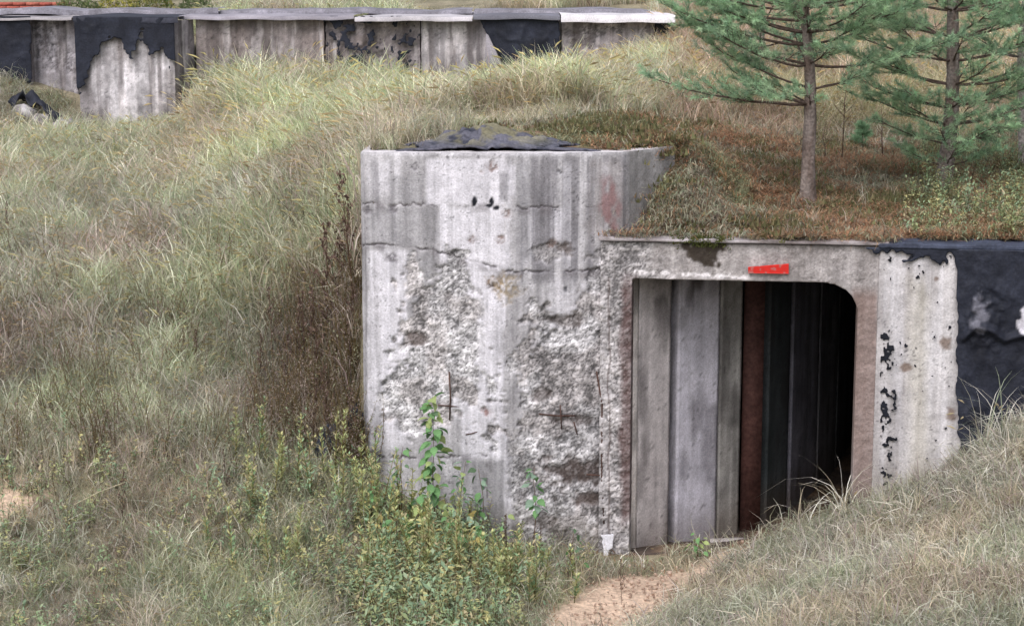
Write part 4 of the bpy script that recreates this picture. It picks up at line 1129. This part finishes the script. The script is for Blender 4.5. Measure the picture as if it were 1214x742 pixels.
pine('pine_tree', b1, 4.6, .078, [
    (1.02, [(183, 1.62, -.02), (150, .9, .15), (215, .8, .05), (262, .35, .1), (120, .6, .2)]),
    (1.18, [(170, 1.0, .22), (330, .55, .1), (20, .7, .05)]),
    (1.42, [(0, 1.35, -.06), (180, 1.35, .16), (95, 1.0, .2), (285, .5, .2), (212, 1.1, .1)]),
    (1.62, [(190, 1.5, .12), (25, 1.2, .12), (330, .8, .2), (135, 1.2, .15)]),
    (1.74, [(200, 1.2, .05), (160, 1.3, .1), (340, 1.1, .05), (260, .8, .1), (300, .9, .1)]),
    (1.86, [(175, 1.55, .05), (5, 1.4, .1), (60, 1.2, .2), (245, .9, .2), (110, 1.1, .2)]),
    (2.0, [(205, 1.3, .0), (165, 1.4, .05), (330, 1.2, .0), (15, 1.3, .05), (270, .9, .1)]),
    (2.12, [(188, 1.5, .15), (350, 1.3, .1), (40, 1.2, .2), (150, 1.2, .2), (280, .8, .2)])], 5,
    'slender young pine with a bare straight trunk standing just above the opening', lean=(-.25, .1), dens=1.0)
b2 = np.array(P(1119, 232, 21.0)); b2[2] = float(ground_z(b2[0], b2[1]))
pine('pine_tree', b2, 4.8, .095, [
    (.22, [(200, .5, .15), (340, .5, .15), (265, .5, .2)]),
    (.45, [(190, .8, .1), (350, .8, .1), (250, .7, .1), (300, .7, .15)]),
    (.66, [(180, .9, .1), (215, .8, .1), (325, .9, .1), (5, .9, .1), (275, .6, .2)]),
    (.86, [(182, 1.0, .05), (220, .8, .1), (340, 1.0, .1), (20, .7, .15), (270, .5, .1)]),
    (1.1, [(170, 1.1, .08), (200, 1.0, .12), (330, 1.1, .06), (0, 1.2, .1), (290, .7, .2), (60, .8, .2)]),
    (1.36, [(185, 1.25, .08), (225, 1.0, .15), (315, 1.1, .1), (10, 1.3, .1), (265, .7, .2), (90, .9, .2)]),
    (1.62, [(175, 1.2, .1), (210, 1.1, .12), (330, 1.2, .12), (20, 1.2, .15), (285, .9, .15), (135, 1.0, .2)]),
    (1.9, [(190, 1.3, .12), (235, 1.0, .15), (320, 1.1, .1), (0, 1.3, .12), (275, .8, .2), (90, .9, .2)]),
    (2.2, [(180, 1.2, .12), (225, 1.0, .15), (340, 1.2, .1), (30, 1.2, .12), (280, .8, .2)])], 6,
    'bushier young pine with low dense branches hiding its trunk, right of the slender one', lean=(.1, 0), dens=.98, bark=(lin(150, 140, 138), lin(116, 100, 94)))
b3 = np.array(P(1210, 222, 22.2)); b3[2] = float(ground_z(b3[0], b3[1]))
pine('pine_tree', b3, 5.0, .07, [
    (1.3, [(170, .7, .1), (200, .6, .1), (10, .9, .1)]),
    (1.7, [(185, 1.0, .1), (225, .9, .15), (330, 1.0, .1), (90, .9, .1)]),
    (2.0, [(175, 1.1, .1), (240, .8, .15), (350, 1.0, .1), (120, .9, .1)])], 8,
    'pale trunked pine at the right edge of the photo', lean=(-.1, 0), dens=.9, bark=(lin(176, 168, 166), lin(140, 130, 126)))
b4 = np.array(P(905, 62, 27)); b4[2] = float(ground_z(b4[0], b4[1]))
pine('pine_tree', b4, 3.4, .05, [(.3, [(180, .9, .1), (240, .8, .1), (300, .8, .1), (0, .9, .1), (100, .7, .1)]), (.6, [(200, .9, .1), (260, .8, .1), (330, .8, .1), (30, .8, .1)])], 9,
     'small pine half hidden behind the crown of the slender pine', dens=.8, needle_c=(lin(128, 160, 138), lin(140, 172, 146), lin(116, 148, 128)))

# bare twiggy saplings between the pines, pine seedlings
def twig(seed, H, side=5, col=lin(104, 84, 76)):
    r = np.random.default_rng(seed); g = Geo()
    top = np.array([r.normal(0, .06), r.normal(0, .05), 1]) * H
    pts = [np.zeros(3), top * .4 + r.normal(0, .02, 3), top * .75 + r.normal(0, .02, 3), top]
    g.tube(pts, [.008, .006, .004, .002], 5, col)
    for i in range(side):
        t = .3 + .65 * r.random(); p = top * t; a = r.random() * 6.28; L = H * .25 * (1.1 - t)
        g.tube([p, p + np.array([math.cos(a), math.sin(a), .9]) * L * .5, p + np.array([math.cos(a), math.sin(a), 1.1]) * L], [.003, .0025, .0015], 4, col)
    return g
for i, (u_, v_, Y_s, H_, lb_) in enumerate([(998, 192, 22, .95, 'thin bare sapling right behind the slender pine trunk'), (1046, 205, 22.5, .6, 'small bare sapling between the two front pines'), (978, 200, 22, .45, 'short bare twig sapling beside the slender pine trunk')]):
    p = np.array(P(u_, v_, Y_s)); p[2] = float(ground_z(p[0], p[1]))
    root = empty('sapling', p); tag(root, lb_, 'sapling'); twig(500 + i, H_, 8).build('stem', M_BARK, root)
    r = np.random.default_rng(i); g = Geo()
    for _ in range(40):
        q0 = np.array([r.normal(0, .08), r.normal(0, .08), H_ * (.4 + .6 * r.random())]); a = r.random() * 6.28
        g.add([q0, q0 + np.array([math.cos(a), math.sin(a), .2]) * .03, q0 + np.array([math.cos(a + .8), math.sin(a + .8), -.1]) * .025], None, [(0, 1, 2)], A(lin(130, 128, 86)))
    tag(g.build('foliage', M_PLANT, root), kind='stuff')
def seedling(seed, H):
    r = np.random.default_rng(seed); V, C = [], []; g = Geo(); g.tube([(0, 0, 0), (0, 0, H)], [.008, .003], 5, lin(96, 80, 68))
    for i in range(60):
        t = .15 + .85 * r.random(); a = r.random() * 6.28; L = H * .55 * (1.15 - t) * (.5 + .6 * r.random())
        p0 = np.array([0, 0, H * t * .85]); d = np.array([math.cos(a), math.sin(a), .45]); 
        for s_ in range(4):
            p = p0 + d * L * (s_ + 1) / 4
            for _ in range(16):
                nd = d * .7 + r.normal(0, .6, 3); nd /= np.linalg.norm(nd); sd_ = np.cross(nd, r.normal(0, 1, 3)); sd_ /= np.linalg.norm(sd_)
                V += [p - sd_ * .003, p + sd_ * .003, p + nd * .05]; C += [A(lin(150, 184, 148)) * (.7 + .6 * r.random())] * 3
    m = Geo(); m.add(np.array(V), None, np.arange(len(V)).reshape(-1, 3), np.array(C)); return g, m
for i, (u_, v_, Y_s, H_, lb_) in enumerate([(882, 152, 25, .3, 'tiny dark pine seedling in the grass left of the slender pine'), (1022, 172, 23, .36, 'low pine seedling between the two front pines'), (1165, 180, 24, .3, 'pine seedling in dry grass behind the bushier pine')]):
    p = np.array(P(u_, v_, Y_s)); p[2] = float(ground_z(p[0], p[1]))
    root = empty('pine_seedling', p); tag(root, lb_, 'seedling', 'pine seedlings'); a_, b_ = seedling(520 + i, H_)
    a_.build('trunk', M_BARK, root); b_.build('crown', M_NEEDLE, root)

# ------------------------------------------------------------------ leafy saplings in front of the block
def leaf_mesh(col, seed):
    g = Geo(); c = A(col)
    n = 5; L = 1.0; vs = [(0, 0, 0)]
    for i in range(1, n): 
        t = i / n; w = .34 * math.sin(math.pi * t ** .8); z_ = -.25 * t * t
        vs += [(t, -w, z_ + .08), (t, 0, z_), (t, w, z_ + .08)]
    vs.append((1, 0, -.28)); t_ = [(0, 1, 2), (0, 2, 3)]; q_ = []
    for i in range(n - 2):
        a = 1 + 3 * i; q_ += [(a, a + 3, a + 4, a + 1), (a + 1, a + 4, a + 5, a + 2)]
    a = 1 + 3 * (n - 2); t_ += [(a, a + 3, a + 1), (a + 1, a + 3, a + 2)]
    g.add(vs, q_, t_, c); return g.mesh('leaf', M_PLANT)
LEAF = {k: leaf_mesh(c, 0) for k, c in dict(green=lin(118, 160, 108), blue=lin(146, 172, 152), lime=lin(164, 180, 122), yellow=lin(232, 212, 144), dark=lin(104, 130, 100)).items()}
def leafy(pos, H, lean, kinds, nl, seed, label, size=.085, group='leafy saplings at the wall foot', t0=.2, leafy_only_top=False):
    r = np.random.default_rng(seed); root = empty('leafy_sapling', pos); tag(root, label, 'sapling', group)
    top = np.array([lean[0], lean[1], 1.0]) * H
    f = lambda t: np.array([top[0] * t ** 1.5, top[1] * t ** 1.5, top[2] * t]) + np.array([.012 * math.sin(t * 9 + seed), 0, 0])
    g = Geo(); g.tube([f(t) for t in np.linspace(0, 1, 7)], np.linspace(.006, .002, 7), 5, lin(112, 88, 72)); g.build('stem', M_PLANT, root)
    for i in range(nl):
        t = t0 + (1 - t0) * (i + r.random()) / nl; p = f(t); a = r.random() * 2 * math.pi
        out = .02 + .10 * r.random() * (1.15 - t)
        p = p + np.array([math.cos(a), math.sin(a), .3]) * out
        o = link('leaf', LEAF[kinds[r.integers(len(kinds))]], None, root)
        o.location = p; o.rotation_euler = (r.normal(0, .5), .35 + r.normal(0, .45), a); s_ = size * (.65 + .6 * r.random()); o.scale = (s_, s_, s_)
    return root
def gp(u, v, Y):
    p = np.array(P(u, v, Y)); p[2] = float(ground_z(p[0], p[1])); return p
leafy(gp(516, 640, 17.45), 1.45, (-.02, 0), ['green', 'green', 'dark', 'lime'], 84, 1, 'tallest green leafy sapling, before the spalled patch of the wall', .115, t0=.30)
leafy(gp(575, 650, 17.6), .85, (-.06, 0), ['green', 'dark', 'blue'], 12, 2, 'sparse sapling with a few dark leaves on the white part of the wall', .09, t0=.45)
leafy(gp(634, 668, 17.5), .95, (.0, 0), ['blue', 'green'], 22, 3, 'grey-green leafy sapling right of the wall corner', .10, t0=.5)
leafy(gp(475, 640, 17.3), .85, (.03, 0), ['green', 'lime', 'dark'], 24, 4, 'leafy sapling nearest the left end of the wall', .08)
leafy(gp(545, 655, 17.4), .95, (.05, 0), ['blue', 'green', 'lime'], 30, 5, 'pale leafy sapling just right of the tallest one', .08)
leafy(gp(497, 690, 16.9), .62, (0, 0), ['blue', 'green', 'yellow', 'lime'], 26, 6, 'low sapling with mixed green and yellow leaves at the front left', .09)
leafy(gp(470, 720, 16.4), .55, (0, 0), ['blue', 'blue', 'yellow', 'green'], 18, 7, 'low sapling with broad blue-green leaves and yellow ones', .10)
leafy(gp(530, 720, 16.5), .62, (.05, 0), ['yellow', 'lime', 'green'], 26, 8, 'low bush with bright yellow leaves in front of the wall', .09)
leafy(gp(568, 700, 16.8), .6, (0, 0), ['yellow', 'green', 'yellow', 'blue'], 20, 9, 'small sapling with yellow leaves below the wall corner', .08)
leafy(gp(600, 690, 17.0), .6, (0, 0), ['green', 'dark', 'lime'], 16, 10, 'small dark green sapling below the wall corner', .07)
leafy(gp(680, 690, 16.9), .5, (0, 0), ['green', 'blue', 'dark'], 14, 11, 'low green sapling beside the sandy path', .07)
leafy(gp(440, 690, 16.8), .65, (0, 0), ['green', 'lime', 'yellow'], 22, 12, 'bushy green sapling at the left of the clump', .07)
leafy(gp(826, 655, 17.75), .22, (0, 0), ['lime', 'green'], 16, 13, 'small bright weed at the left foot of the opening', .06)

# brown dead weed stalks left of the block
def stalk(seed, H):
    r = np.random.default_rng(seed); root_g = Geo(); heads = Geo()
    top = np.array([r.normal(0, .12), r.normal(0, .08), 1]) * H
    root_g.tube([np.zeros(3), top * .5 + r.normal(0, .01, 3), top], [.006, .005, .002], 5, lin(92, 72, 62))
    for i in range(16):
        t = .3 + .7 * i / 16; p = top * t; a = r.random() * 6.28; L = H * .24 * (1.25 - t) * (.6 + .6 * r.random())
        d = np.array([math.cos(a), math.sin(a), 1.3]); e = p + d * L * .6
        root_g.tube([p, e], [.003, .0015], 3, lin(96, 76, 66))
        for k in range(9):
            q0 = p + (e - p) * (.25 + .75 * r.random()) + r.normal(0, .006, 3); w = r.normal(0, .011, 3)
            heads.add([q0, q0 + w, q0 + r.normal(0, .011, 3), q0 + (0, 0, .018)], None, [(0, 1, 2), (0, 2, 3), (0, 3, 1)], A([lin(118, 98, 90), lin(138, 116, 106), lin(100, 82, 76)][r.integers(3)]))
    return root_g.mesh('stem', M_PLANT), heads.mesh('seed_heads', M_PLANT)
ST_ = [stalk(600 + i, 1.0) for i in range(4)]
spots = [(388, 470, 19.4, 1.55), (398, 480, 19.2, 1.35), (378, 500, 19.0, 1.2), (424, 500, 18.9, 1.5), (415, 520, 18.6, 1.15), (365, 480, 19.3, 1.1), (352, 470, 19.5, .95), (405, 450, 19.8, 1.1), (325, 450, 19.9, .9),
         (392, 540, 18.2, .95), (372, 540, 18.2, .8), (426, 555, 18.0, .9), (340, 500, 19.0, .8), (310, 480, 19.3, .7), (7, 300, 23, .7), (236, 460, 19.7, .55), (18, 270, 24, .5), (300, 520, 18.6, .6), (270, 610, 17.1, .55), (145, 640, 16.6, .6), (737, 725, 16.1, .42), (672, 722, 16.3, .4), (600, 690, 16.9, .6), (640, 700, 16.9, .5)]
WL = {0: 'tallest dark brown dead weed stalk left of the bunker wall', 3: 'dark dead weed stalk rising right along the left edge of the bunker wall', 8: 'dead brown stalk standing clear to the left of the dark weed tangle',
      13: 'short dead stalk well left of the dark weed tangle', 14: 'reddish brown dead stalk at the very left edge of the slope', 15: 'short dead stalk alone in the middle of the slope', 16: 'small dead stalk beside the one at the very left edge',
      17: 'dead stalk in the grass below and left of the weed tangle', 18: 'dead stalk low on the slope left of the leafy undergrowth', 19: 'dark twiggy stalk standing alone at lower left', 20: 'short dark stalk standing in the sandy path',
      21: 'short dead stalk at the left edge of the sandy path', 22: 'dead stalk before the wall corner among green leaves', 23: 'dead stalk between the wall corner and the sandy path'}
for i, (u_, v_, Y_s, H_) in enumerate(spots):
    root = empty('dead_weed', gp(u_, v_, Y_s), random.random() * 6)
    tag(root, WL[i] if i in WL else 'dark brown dead weed stalk in the tangle at the left end of the bunker wall', 'weed', 'dead weed stalks')
    a_, b_ = ST_[i % 4]; link('stem', a_, None, root); tag(link('seed_heads', b_, None, root), kind='stuff')
    root.scale = (H_ * .8, H_ * .8, H_)
# yellow-green herb stems lower left
rh = np.random.default_rng(77)
HB = []
for _ in range(58):
    u_ = rh.uniform(270, 690); v_ = rh.uniform(600 + 60 * (u_ > 560), 735); HB.append((u_, v_, 17.9 - (v_ - 600) * .0165, rh.uniform(.35, .8) * (1 if u_ < 560 else .6)))
for _ in range(46):
    u_ = rh.uniform(430, 620); v_ = rh.uniform(625 + .2 * (u_ - 430), 738); HB.append((u_, v_, 17.7 - (v_ - 620) * .0155, rh.uniform(.4, .85) * (1 if u_ < 560 else .7)))
for i, (u_, v_, Y_s, H_) in enumerate([(335, 610, 17.4, .6), (352, 600, 17.5, .75), (372, 625, 17.2, .7), (405, 630, 17.1, .8), (432, 640, 17.0, .85), (455, 655, 16.9, .7), (300, 640, 16.9, .5), (385, 590, 17.6, .6), (350, 690, 16.3, .5), (250, 690, 16.2, .4), (410, 700, 16.1, .55), (320, 720, 15.9, .5)] + HB):
    r = np.random.default_rng(700 + i); root = empty('goldenrod', gp(u_, v_, Y_s)); tag(root, ('slender yellow-green herb stem crowding the leafy clump before the bunker wall' if u_ > 440 else 'slender yellow-green herb stem near the black lumps at the left end of the bunker wall' if v_ < 640 and u_ > 350 else 'slender yellow-green herb stem in the low grass left of the leafy clump'), 'herb', 'herb stems before the wall' if u_ > 440 else 'herb stems by the black lumps' if v_ < 640 and u_ > 350 else 'herb stems in the low grass')
    g = Geo(); top = np.array([r.normal(0, .15), r.normal(0, .1), 1]) * H_; g.tube([np.zeros(3), top * .5, top], [.005, .004, .002], 4, lin(132, 124, 76)); g.build('stem', M_PLANT, root)
    g = Geo()
    for k in range(70):
        t = .1 + .9 * r.random(); p = top * t; a = r.random() * 6.28; L = .07 * (1.1 - .6 * t); d = np.array([math.cos(a), math.sin(a), .8]); w = np.array([-math.sin(a), math.cos(a), 0]) * .009
        cc = A([lin(172, 184, 132), lin(202, 200, 146), lin(150, 178, 138), lin(192, 182, 142)][(i + r.integers(2)) % 4]) * (.8 + .4 * r.random())
        g.add([p, p + d * L * .5 + w, p + d * L, p + d * L * .5 - w], None, [(0, 1, 2), (0, 2, 3)], cc)
    tag(g.build('leaves', M_PLANT, root), kind='stuff')

# single grass clumps that stand out
def clump(pos, n, h, label, seed, lean=.5, curve=1.0, head=.3, pal=None, w=.009, R=.06, cat='grass clump'):
    g = blades(n, R, h, w, lean, curve, pal or [(PALE, 3), (STRAW, 2), (OLIVE, 2), (GREEN, 2)], head=head, seed=seed, segs=6)
    o = g.build('grass_clump', M_PLANT); o.location = pos; tag(o, label, cat); return o
clump(gp(1165, 570, 16.9), 34, (.4, 1.05), 'arching grass clump with nodding seed heads before the black bitumen', 801, .35, .8, .35)
clump(gp(1192, 545, 16.8), 22, (.35, .9), 'second grass clump at the far right before the black bitumen', 802, .4, .9, .2)
clump(gp(1000, 632, 17.45), 60, (.3, .95), 'pale dry grass drooping across the lower right of the opening', 803, 1.0, .9, .15, [(PALE, 3), (lin(170, 160, 140), 3), (OLIVE, 1)])
clump(gp(950, 640, 17.5), 34, (.2, .6), 'dry grass tuft at the foot of the dark opening', 804, .9, 1.0, .1, [(PALE, 3), (lin(170, 160, 140), 3), (OLIVE, 1)])
clump(gp(650, 95, 29.6), 14, (.5, 1.1), 'tall nodding seed stalks before the broad bitumen sheet', 805, .3, 1.0, .9, [(PALE, 3), (STRAW, 3)], .012, .5)
clump(gp(165, 190, 28.5), 14, (.4, .7), 'pale seed stalks below the black capped pier', 806, .4, 1.0, .6, [(PALE, 3), (STRAW, 3)], .012, .6)
clump(gp(70, 300, 23.5), 10, (.4, .6), 'pale arching stalks on the far left slope', 807, .9, 1.2, .4, [(PALE, 3)], .010, .3)
clump(gp(530, 115, 27.5), 14, (.4, .7), 'pale stalks in front of the smooth pale panel', 808, .4, 1.0, .5, [(PALE, 3), (STRAW, 2)], .012, .8)

# ------------------------------------------------------------------ loose things
def lump(name, pos, size, col, mat, seed, label, cat, n=26, rough=.35, flat=.5, mix=None):
    g = Geo(); th = np.linspace(0, np.pi, n); ph = np.linspace(0, 2 * np.pi, n * 2, endpoint=False)
    TH, PH = np.meshgrid(th, ph, indexing='ij')
    dx, dy, dz = np.sin(TH) * np.cos(PH), np.sin(TH) * np.sin(PH), np.cos(TH)
    nn = fbm(dx * 2.2 + dz * 1.3 + 5, dy * 2.2 - dz * 1.1 + 5, seed, 4) - .5 + .5 * (np.abs(fbm(dx * 3.5 + 9, dy * 3.5 + dz * 3 + 9, seed + 2, 3) - .5))
    rr = 1 + rough * 2 * nn
    V = np.stack([dx * rr * size[0], dy * rr * size[1], dz * rr * size[2]], -1)
    m = sstep(.42, .58, fbm(dx * 3 + 2, dy * 3 + dz * 2, seed + 4, 3))[..., None]
    c = A(col) * (1 - m) + A(mix if mix is not None else np.array(col) * .6) * m
    k = len(ph); i = np.arange(n * k).reshape(n, k)
    q = np.stack([i[:-1], i[1:], np.roll(i, -1, 1)[1:], np.roll(i, -1, 1)[:-1]], -1).reshape(-1, 4)
    g.add(V.reshape(-1, 3), q, None, c.reshape(-1, 3)); o = g.build(name, mat); o.location = pos; tag(o, label, cat); return o
hx_, hy_ = np.meshgrid(np.linspace(-1.0, 1.25, 150), np.linspace(-.42, .75, 80), indexing='ij')
hn = fbm(hx_ * 5, hy_ * 5, 941, 4) - .5; hw = np.abs(fbm(hx_ * 7 + 2 * hn, hy_ * 9, 943, 3) - .5)
r_ = np.hypot((hx_ - .02) / .60, (hy_ - .12) / .50)
hz_h = .17 * np.exp(-r_ ** 1.5 * 1.5) + .035 * sstep(1.0, .75, np.abs(hx_ - .1) / 1.1) + .16 * hn * sstep(1.7, .3, r_) + .12 * hw * sstep(1.7, .6, r_) - .02
hc = mixc(mixc(np.broadcast_to(A(lin(92, 92, 104)), hx_.shape + (3,)).copy(), lin(58, 60, 72), sstep(.10, .02, hw)), lin(122, 118, 98), sstep(.42, .52, fbm(hx_ * 6, hy_ * 6, 945, 4)) * sstep(1.3, .5, r_))
msk = (np.abs(hy_ - .1 + .2 * hn) < .62) & ((r_ < 1.25 + hn) | (hy_ < -.28 + .25 * hn))
kc_ = msk[:-1, :-1] & msk[1:, :-1] & msk[1:, 1:] & msk[:-1, 1:]
v_, q_, c_ = compact(np.stack([hx_, hy_, hz_h], -1).reshape(-1, 3), grid_quads(*hx_.shape, kc_), hc.reshape(-1, 3))
o = link('roofing_felt_heap', mesh_np('roofing_felt_heap', v_, q_, col=c_), M_TAR); o.location = (X_at(580, 18.7, 180), 18.60, 3.745)
md = o.modifiers.new('thickness', 'SOLIDIFY'); md.thickness = .02
tag(o, 'crumpled heap of dark roofing felt lying on top of the concrete block', 'felt heap')
p = gp(392, 560, 18.15); lump('bitumen_lump', p + (0, 0, .12), (.13, .12, .26), lin(34, 36, 44), M_TAR, 902, 'black bitumen lump half hidden in weeds left of the wall', 'bitumen lump', mix=lin(60, 64, 76))
p = gp(425, 560, 18.3); lump('bitumen_lump', p + (0, 0, .14), (.13, .1, .27), lin(30, 32, 40), M_TAR, 903, 'black bitumen lump touching the left edge of the wall', 'bitumen lump', mix=lin(52, 56, 66))
# torn bitumen at upper left and rubble
def scrap(pts, Y, col, label, seed, th=.03, cat='bitumen scrap', name='bitumen_scrap', mat=None):
    """a thick crumpled piece following a bent line"""
    pts = [np.array(gp(u, v, y_)) + (0, 0, z_) for (u, v, y_, z_) in pts]
    g = Geo(); n = 22; W = 7
    tt = np.linspace(0, 1, n); base = np.array([[np.interp(t, np.linspace(0, 1, len(pts)), [p[k] for p in pts]) for k in range(3)] for t in tt])
    V = []
    for lay in (0, 1):
        for i in range(n):
            for j in range(W):
                f = (j / (W - 1) - .5); nzz = fbm(np.array([i * .35]), np.array([j * .5]), seed, 3)[0] - .5
                V.append(base[i] + np.array([.05 * nzz, f * .35, .28 * nzz - abs(f) * .1 + .10 * math.sin(i * .8) * f - lay * th]))
    N_ = n * W; q = []
    for i in range(n - 1):
        for j in range(W - 1):
            a = i * W + j; q += [(a, a + 1, a + W + 1, a + W), (N_ + a, N_ + a + W, N_ + a + W + 1, N_ + a + 1)]
    for i in range(n - 1):
        for j in (0, W - 1): a = i * W + j; q.append((a, a + W, a + W + N_, a + N_))
    for j in range(W - 1):
        for i in (0, n - 1): a = i * W + j; q.append((a, a + 1, a + 1 + N_, a + N_))
    V = np.array(V); cc = A(col) * (.6 + .8 * fbm(V[:, 0] * 9, V[:, 1] * 9 + V[:, 2] * 9, seed, 3))[:, None]
    g.add(V, q, None, cc); o = g.build(name, mat or M_TAR); tag(o, label, cat); return o
scrap([(12, 112, 30.4, .20), (32, 104, 30.5, .34), (52, 106, 30.4, .30), (72, 116, 30.2, .22)], 30, lin(44, 46, 56), 'crumpled black bitumen sheet lying in the grass at upper left', 911)
scrap([(72, 132, 30.0, .16), (90, 136, 29.9, .26), (110, 146, 29.7, .10)], 30, lin(40, 42, 50), 'small black bitumen scrap at the foot of the pale pier', 912)
rl = ['pale concrete chunk at the near end of the bitumen sheet', 'flat pale concrete chunk in front of the bitumen sheet', 'small pale chunk between the two bitumen scraps', 'white chunk against the pier foot', 'pale grey chunk lowest on the grass at upper left', 'thin pale chunk under the rough wall panel']
for i, (u_, v_, s_) in enumerate([(28, 112, .12), (48, 116, .10), (68, 122, .09), (84, 118, .10), (40, 142, .07), (74, 112, .12)]):
    p = gp(u_, v_ + 4, 30.3 - .02 * (v_ - 110)); lump('rubble_chunk', p + (0, 0, .10), (s_ * 1.5, s_ * 1.2, s_ * .95), lin(180, 176, 180), M_CONC, 920 + i, rl[i], 'rubble', 6, .75, mix=lin(120, 116, 116))
# slabs and stones at the threshold
def block_stone(u_, v_, Y_s, sz, rot, col, label, name='concrete_slab'):
    g = Geo(); n = 7
    a = np.linspace(-1, 1, n); Xg, Yg = np.meshgrid(a, a, indexing='ij')
    V = []; 
    for zc in (0, 1):
        nn = fbm(Xg * 2 + u_, Yg * 2, 930, 3) - .5
        V.append(np.stack([Xg * sz[0] * (1 + .15 * nn), Yg * sz[1] * (1 + .2 * nn), zc * sz[2] + .02 * nn * zc], -1).reshape(-1, 3))
    V = np.concatenate(V); N_ = n * n; q = []
    for i in range(n - 1):
        for j in range(n - 1): k = i * n + j; q += [(k, k + 1, k + n + 1, k + n), (N_ + k, N_ + k + n, N_ + k + n + 1, N_ + k + 1)]
    for i in range(n - 1):
        for k, st in ((i, 1),): pass
    ring = [(i, 0) for i in range(n)] + [(n - 1, j) for j in range(1, n)] + [(i, n - 1) for i in range(n - 2, -1, -1)] + [(0, j) for j in range(n - 2, 0, -1)]
    ri = [i * n + j for i, j in ring]
    for a_, b_ in zip(ri, ri[1:] + ri[:1]): q.append((a_, b_, b_ + N_, a_ + N_))
    g.add(V, q, None, A(col) * (.8 + .4 * fbm(V[:, 0] * 12, V[:, 1] * 12, 931, 3))[:, None]); o = g.build(name, M_CONC, smooth=False); o.location = gp(u_, v_, Y_s) + (0, 0, -.01); o.rotation_euler = (0, .05, rot); tag(o, label, 'slab'); return o
def onfloor(o, x, y, z): o.location = (x, y, z)
o = block_stone(870, 640, 18.4, (.22, .12, .06), .2, lin(176, 170, 170), 'pale broken slab on the ground at the left foot of the steel post'); onfloor(o, X_at(868, 18.6, 640), 18.62, -.30)
o = block_stone(900, 640, 18.4, (.10, .07, .05), -.5, lin(140, 130, 124), 'small broken slab just right of the pale one'); onfloor(o, X_at(838, 18.4, 640), 18.42, -.30)
# small yellow fallen leaf on the needle ground, cap of dead straw on the slope
for i, (u_, v_, Y_s, L_, az, lb_) in enumerate([(210, 372, 21.0, .6, .05, 'thin pale straw lying level on the hillside'), (120, 620, 16.7, .5, .5, 'fallen pale stem in the grass at lower left'), (235, 330, 22, .35, 2.3, 'short pale straw leaning on the mid slope')]):
    g = Geo(); g.tube([(-L_ / 2, 0, 0), (0, .01, .01), (L_ / 2, 0, 0)], .005, 5, lin(206, 196, 170)); o = g.build('straw', M_PLANT); o.location = gp(u_, v_, Y_s) + (0, 0, .33); o.rotation_euler = (0, -.3 * (i == 1), az); tag(o, lb_, 'straw')

# ------------------------------------------------------------------ beyond the rear wall, top left
bw = empty('brick_wall', (X_at(-40, 38.5, 10), 38.5, 3.9)); tag(bw, 'low red brick wall beyond the rear roof at the top left corner', 'wall')
me_b = {}
def brick_mesh(i):
    g = Geo(); g.box((0, 0, 0), (.25, .12, .065), A([lin(168, 92, 82), lin(152, 84, 74), lin(178, 106, 92)][i])); return g.mesh('brick', M_BRICK, smooth=False)
bm_ = [brick_mesh(i) for i in range(3)]
g = Geo(); g.box((-2.6, .02, 0), (2.0, .4, .95), lin(150, 120, 112)); g.build('wall_core', M_BRICK, bw, smooth=False)
for row in range(4):
    for k in range(17):
        o = link('brick', bm_[random.randrange(3)], None, bw); o.location = (-2.58 + .262 * k + (.13 if row % 2 else 0), -.10 + random.uniform(-.006, .006), .665 + row * .075)
def shrub(pos, R, seed, label, cols):
    r = np.random.default_rng(seed); root = empty('shrub', pos); tag(root, label, 'shrub'); g = Geo()
    st = Geo()
    for _ in range(7):
        e = np.array([r.normal(0, R * .4), r.normal(0, R * .4), R * 1.2]); st.tube([(0, 0, 0), e * .5 + r.normal(0, .03, 3), e], [.015, .01, .004], 5, lin(100, 84, 70))
    st.build('stem', M_BARK, root)
    n = 1400; d = r.normal(0, 1, (n, 3)); d /= np.linalg.norm(d, axis=1, keepdims=True); p = d * R * (.5 + .55 * r.random(n) ** .5)[:, None] * np.array([1.2, 1, .8]); p[:, 2] += R * .9
    a = r.normal(0, .03, (n, 3)); b = r.normal(0, .03, (n, 3)); V = np.stack([p, p + a, p + b], 1).reshape(-1, 3); c = A(cols)[r.integers(0, len(cols), n)] * (.7 + .6 * r.random(n))[:, None]
    m = Geo(); m.add(V, None, np.arange(3 * n).reshape(-1, 3), np.repeat(c, 3, 0)); m.build('crown', M_PLANT, root)
for i, (u_, Y_s, R_, lb_, cs) in enumerate([(92, 38.2, .38, 'green shrub at the top edge just right of the red bricks', [lin(112, 122, 80), lin(90, 104, 70)]), (140, 38.6, .36, 'yellow-green shrub at the top edge left of centre', [lin(176, 168, 84), lin(132, 136, 76)]),
                                        (182, 38.0, .36, 'darker green shrub at the top edge beyond the black capped pier', [lin(100, 116, 72), lin(140, 136, 80)]), (232, 38.5, .33, 'small green shrub rightmost at the top edge beyond the rear roof', [lin(112, 126, 84), lin(96, 108, 76)])]):
    X0 = X_at(u_, Y_s, 5); shrub((X0, Y_s, float(ground_z(X0, Y_s))), R_, 950 + i, lb_, cs)
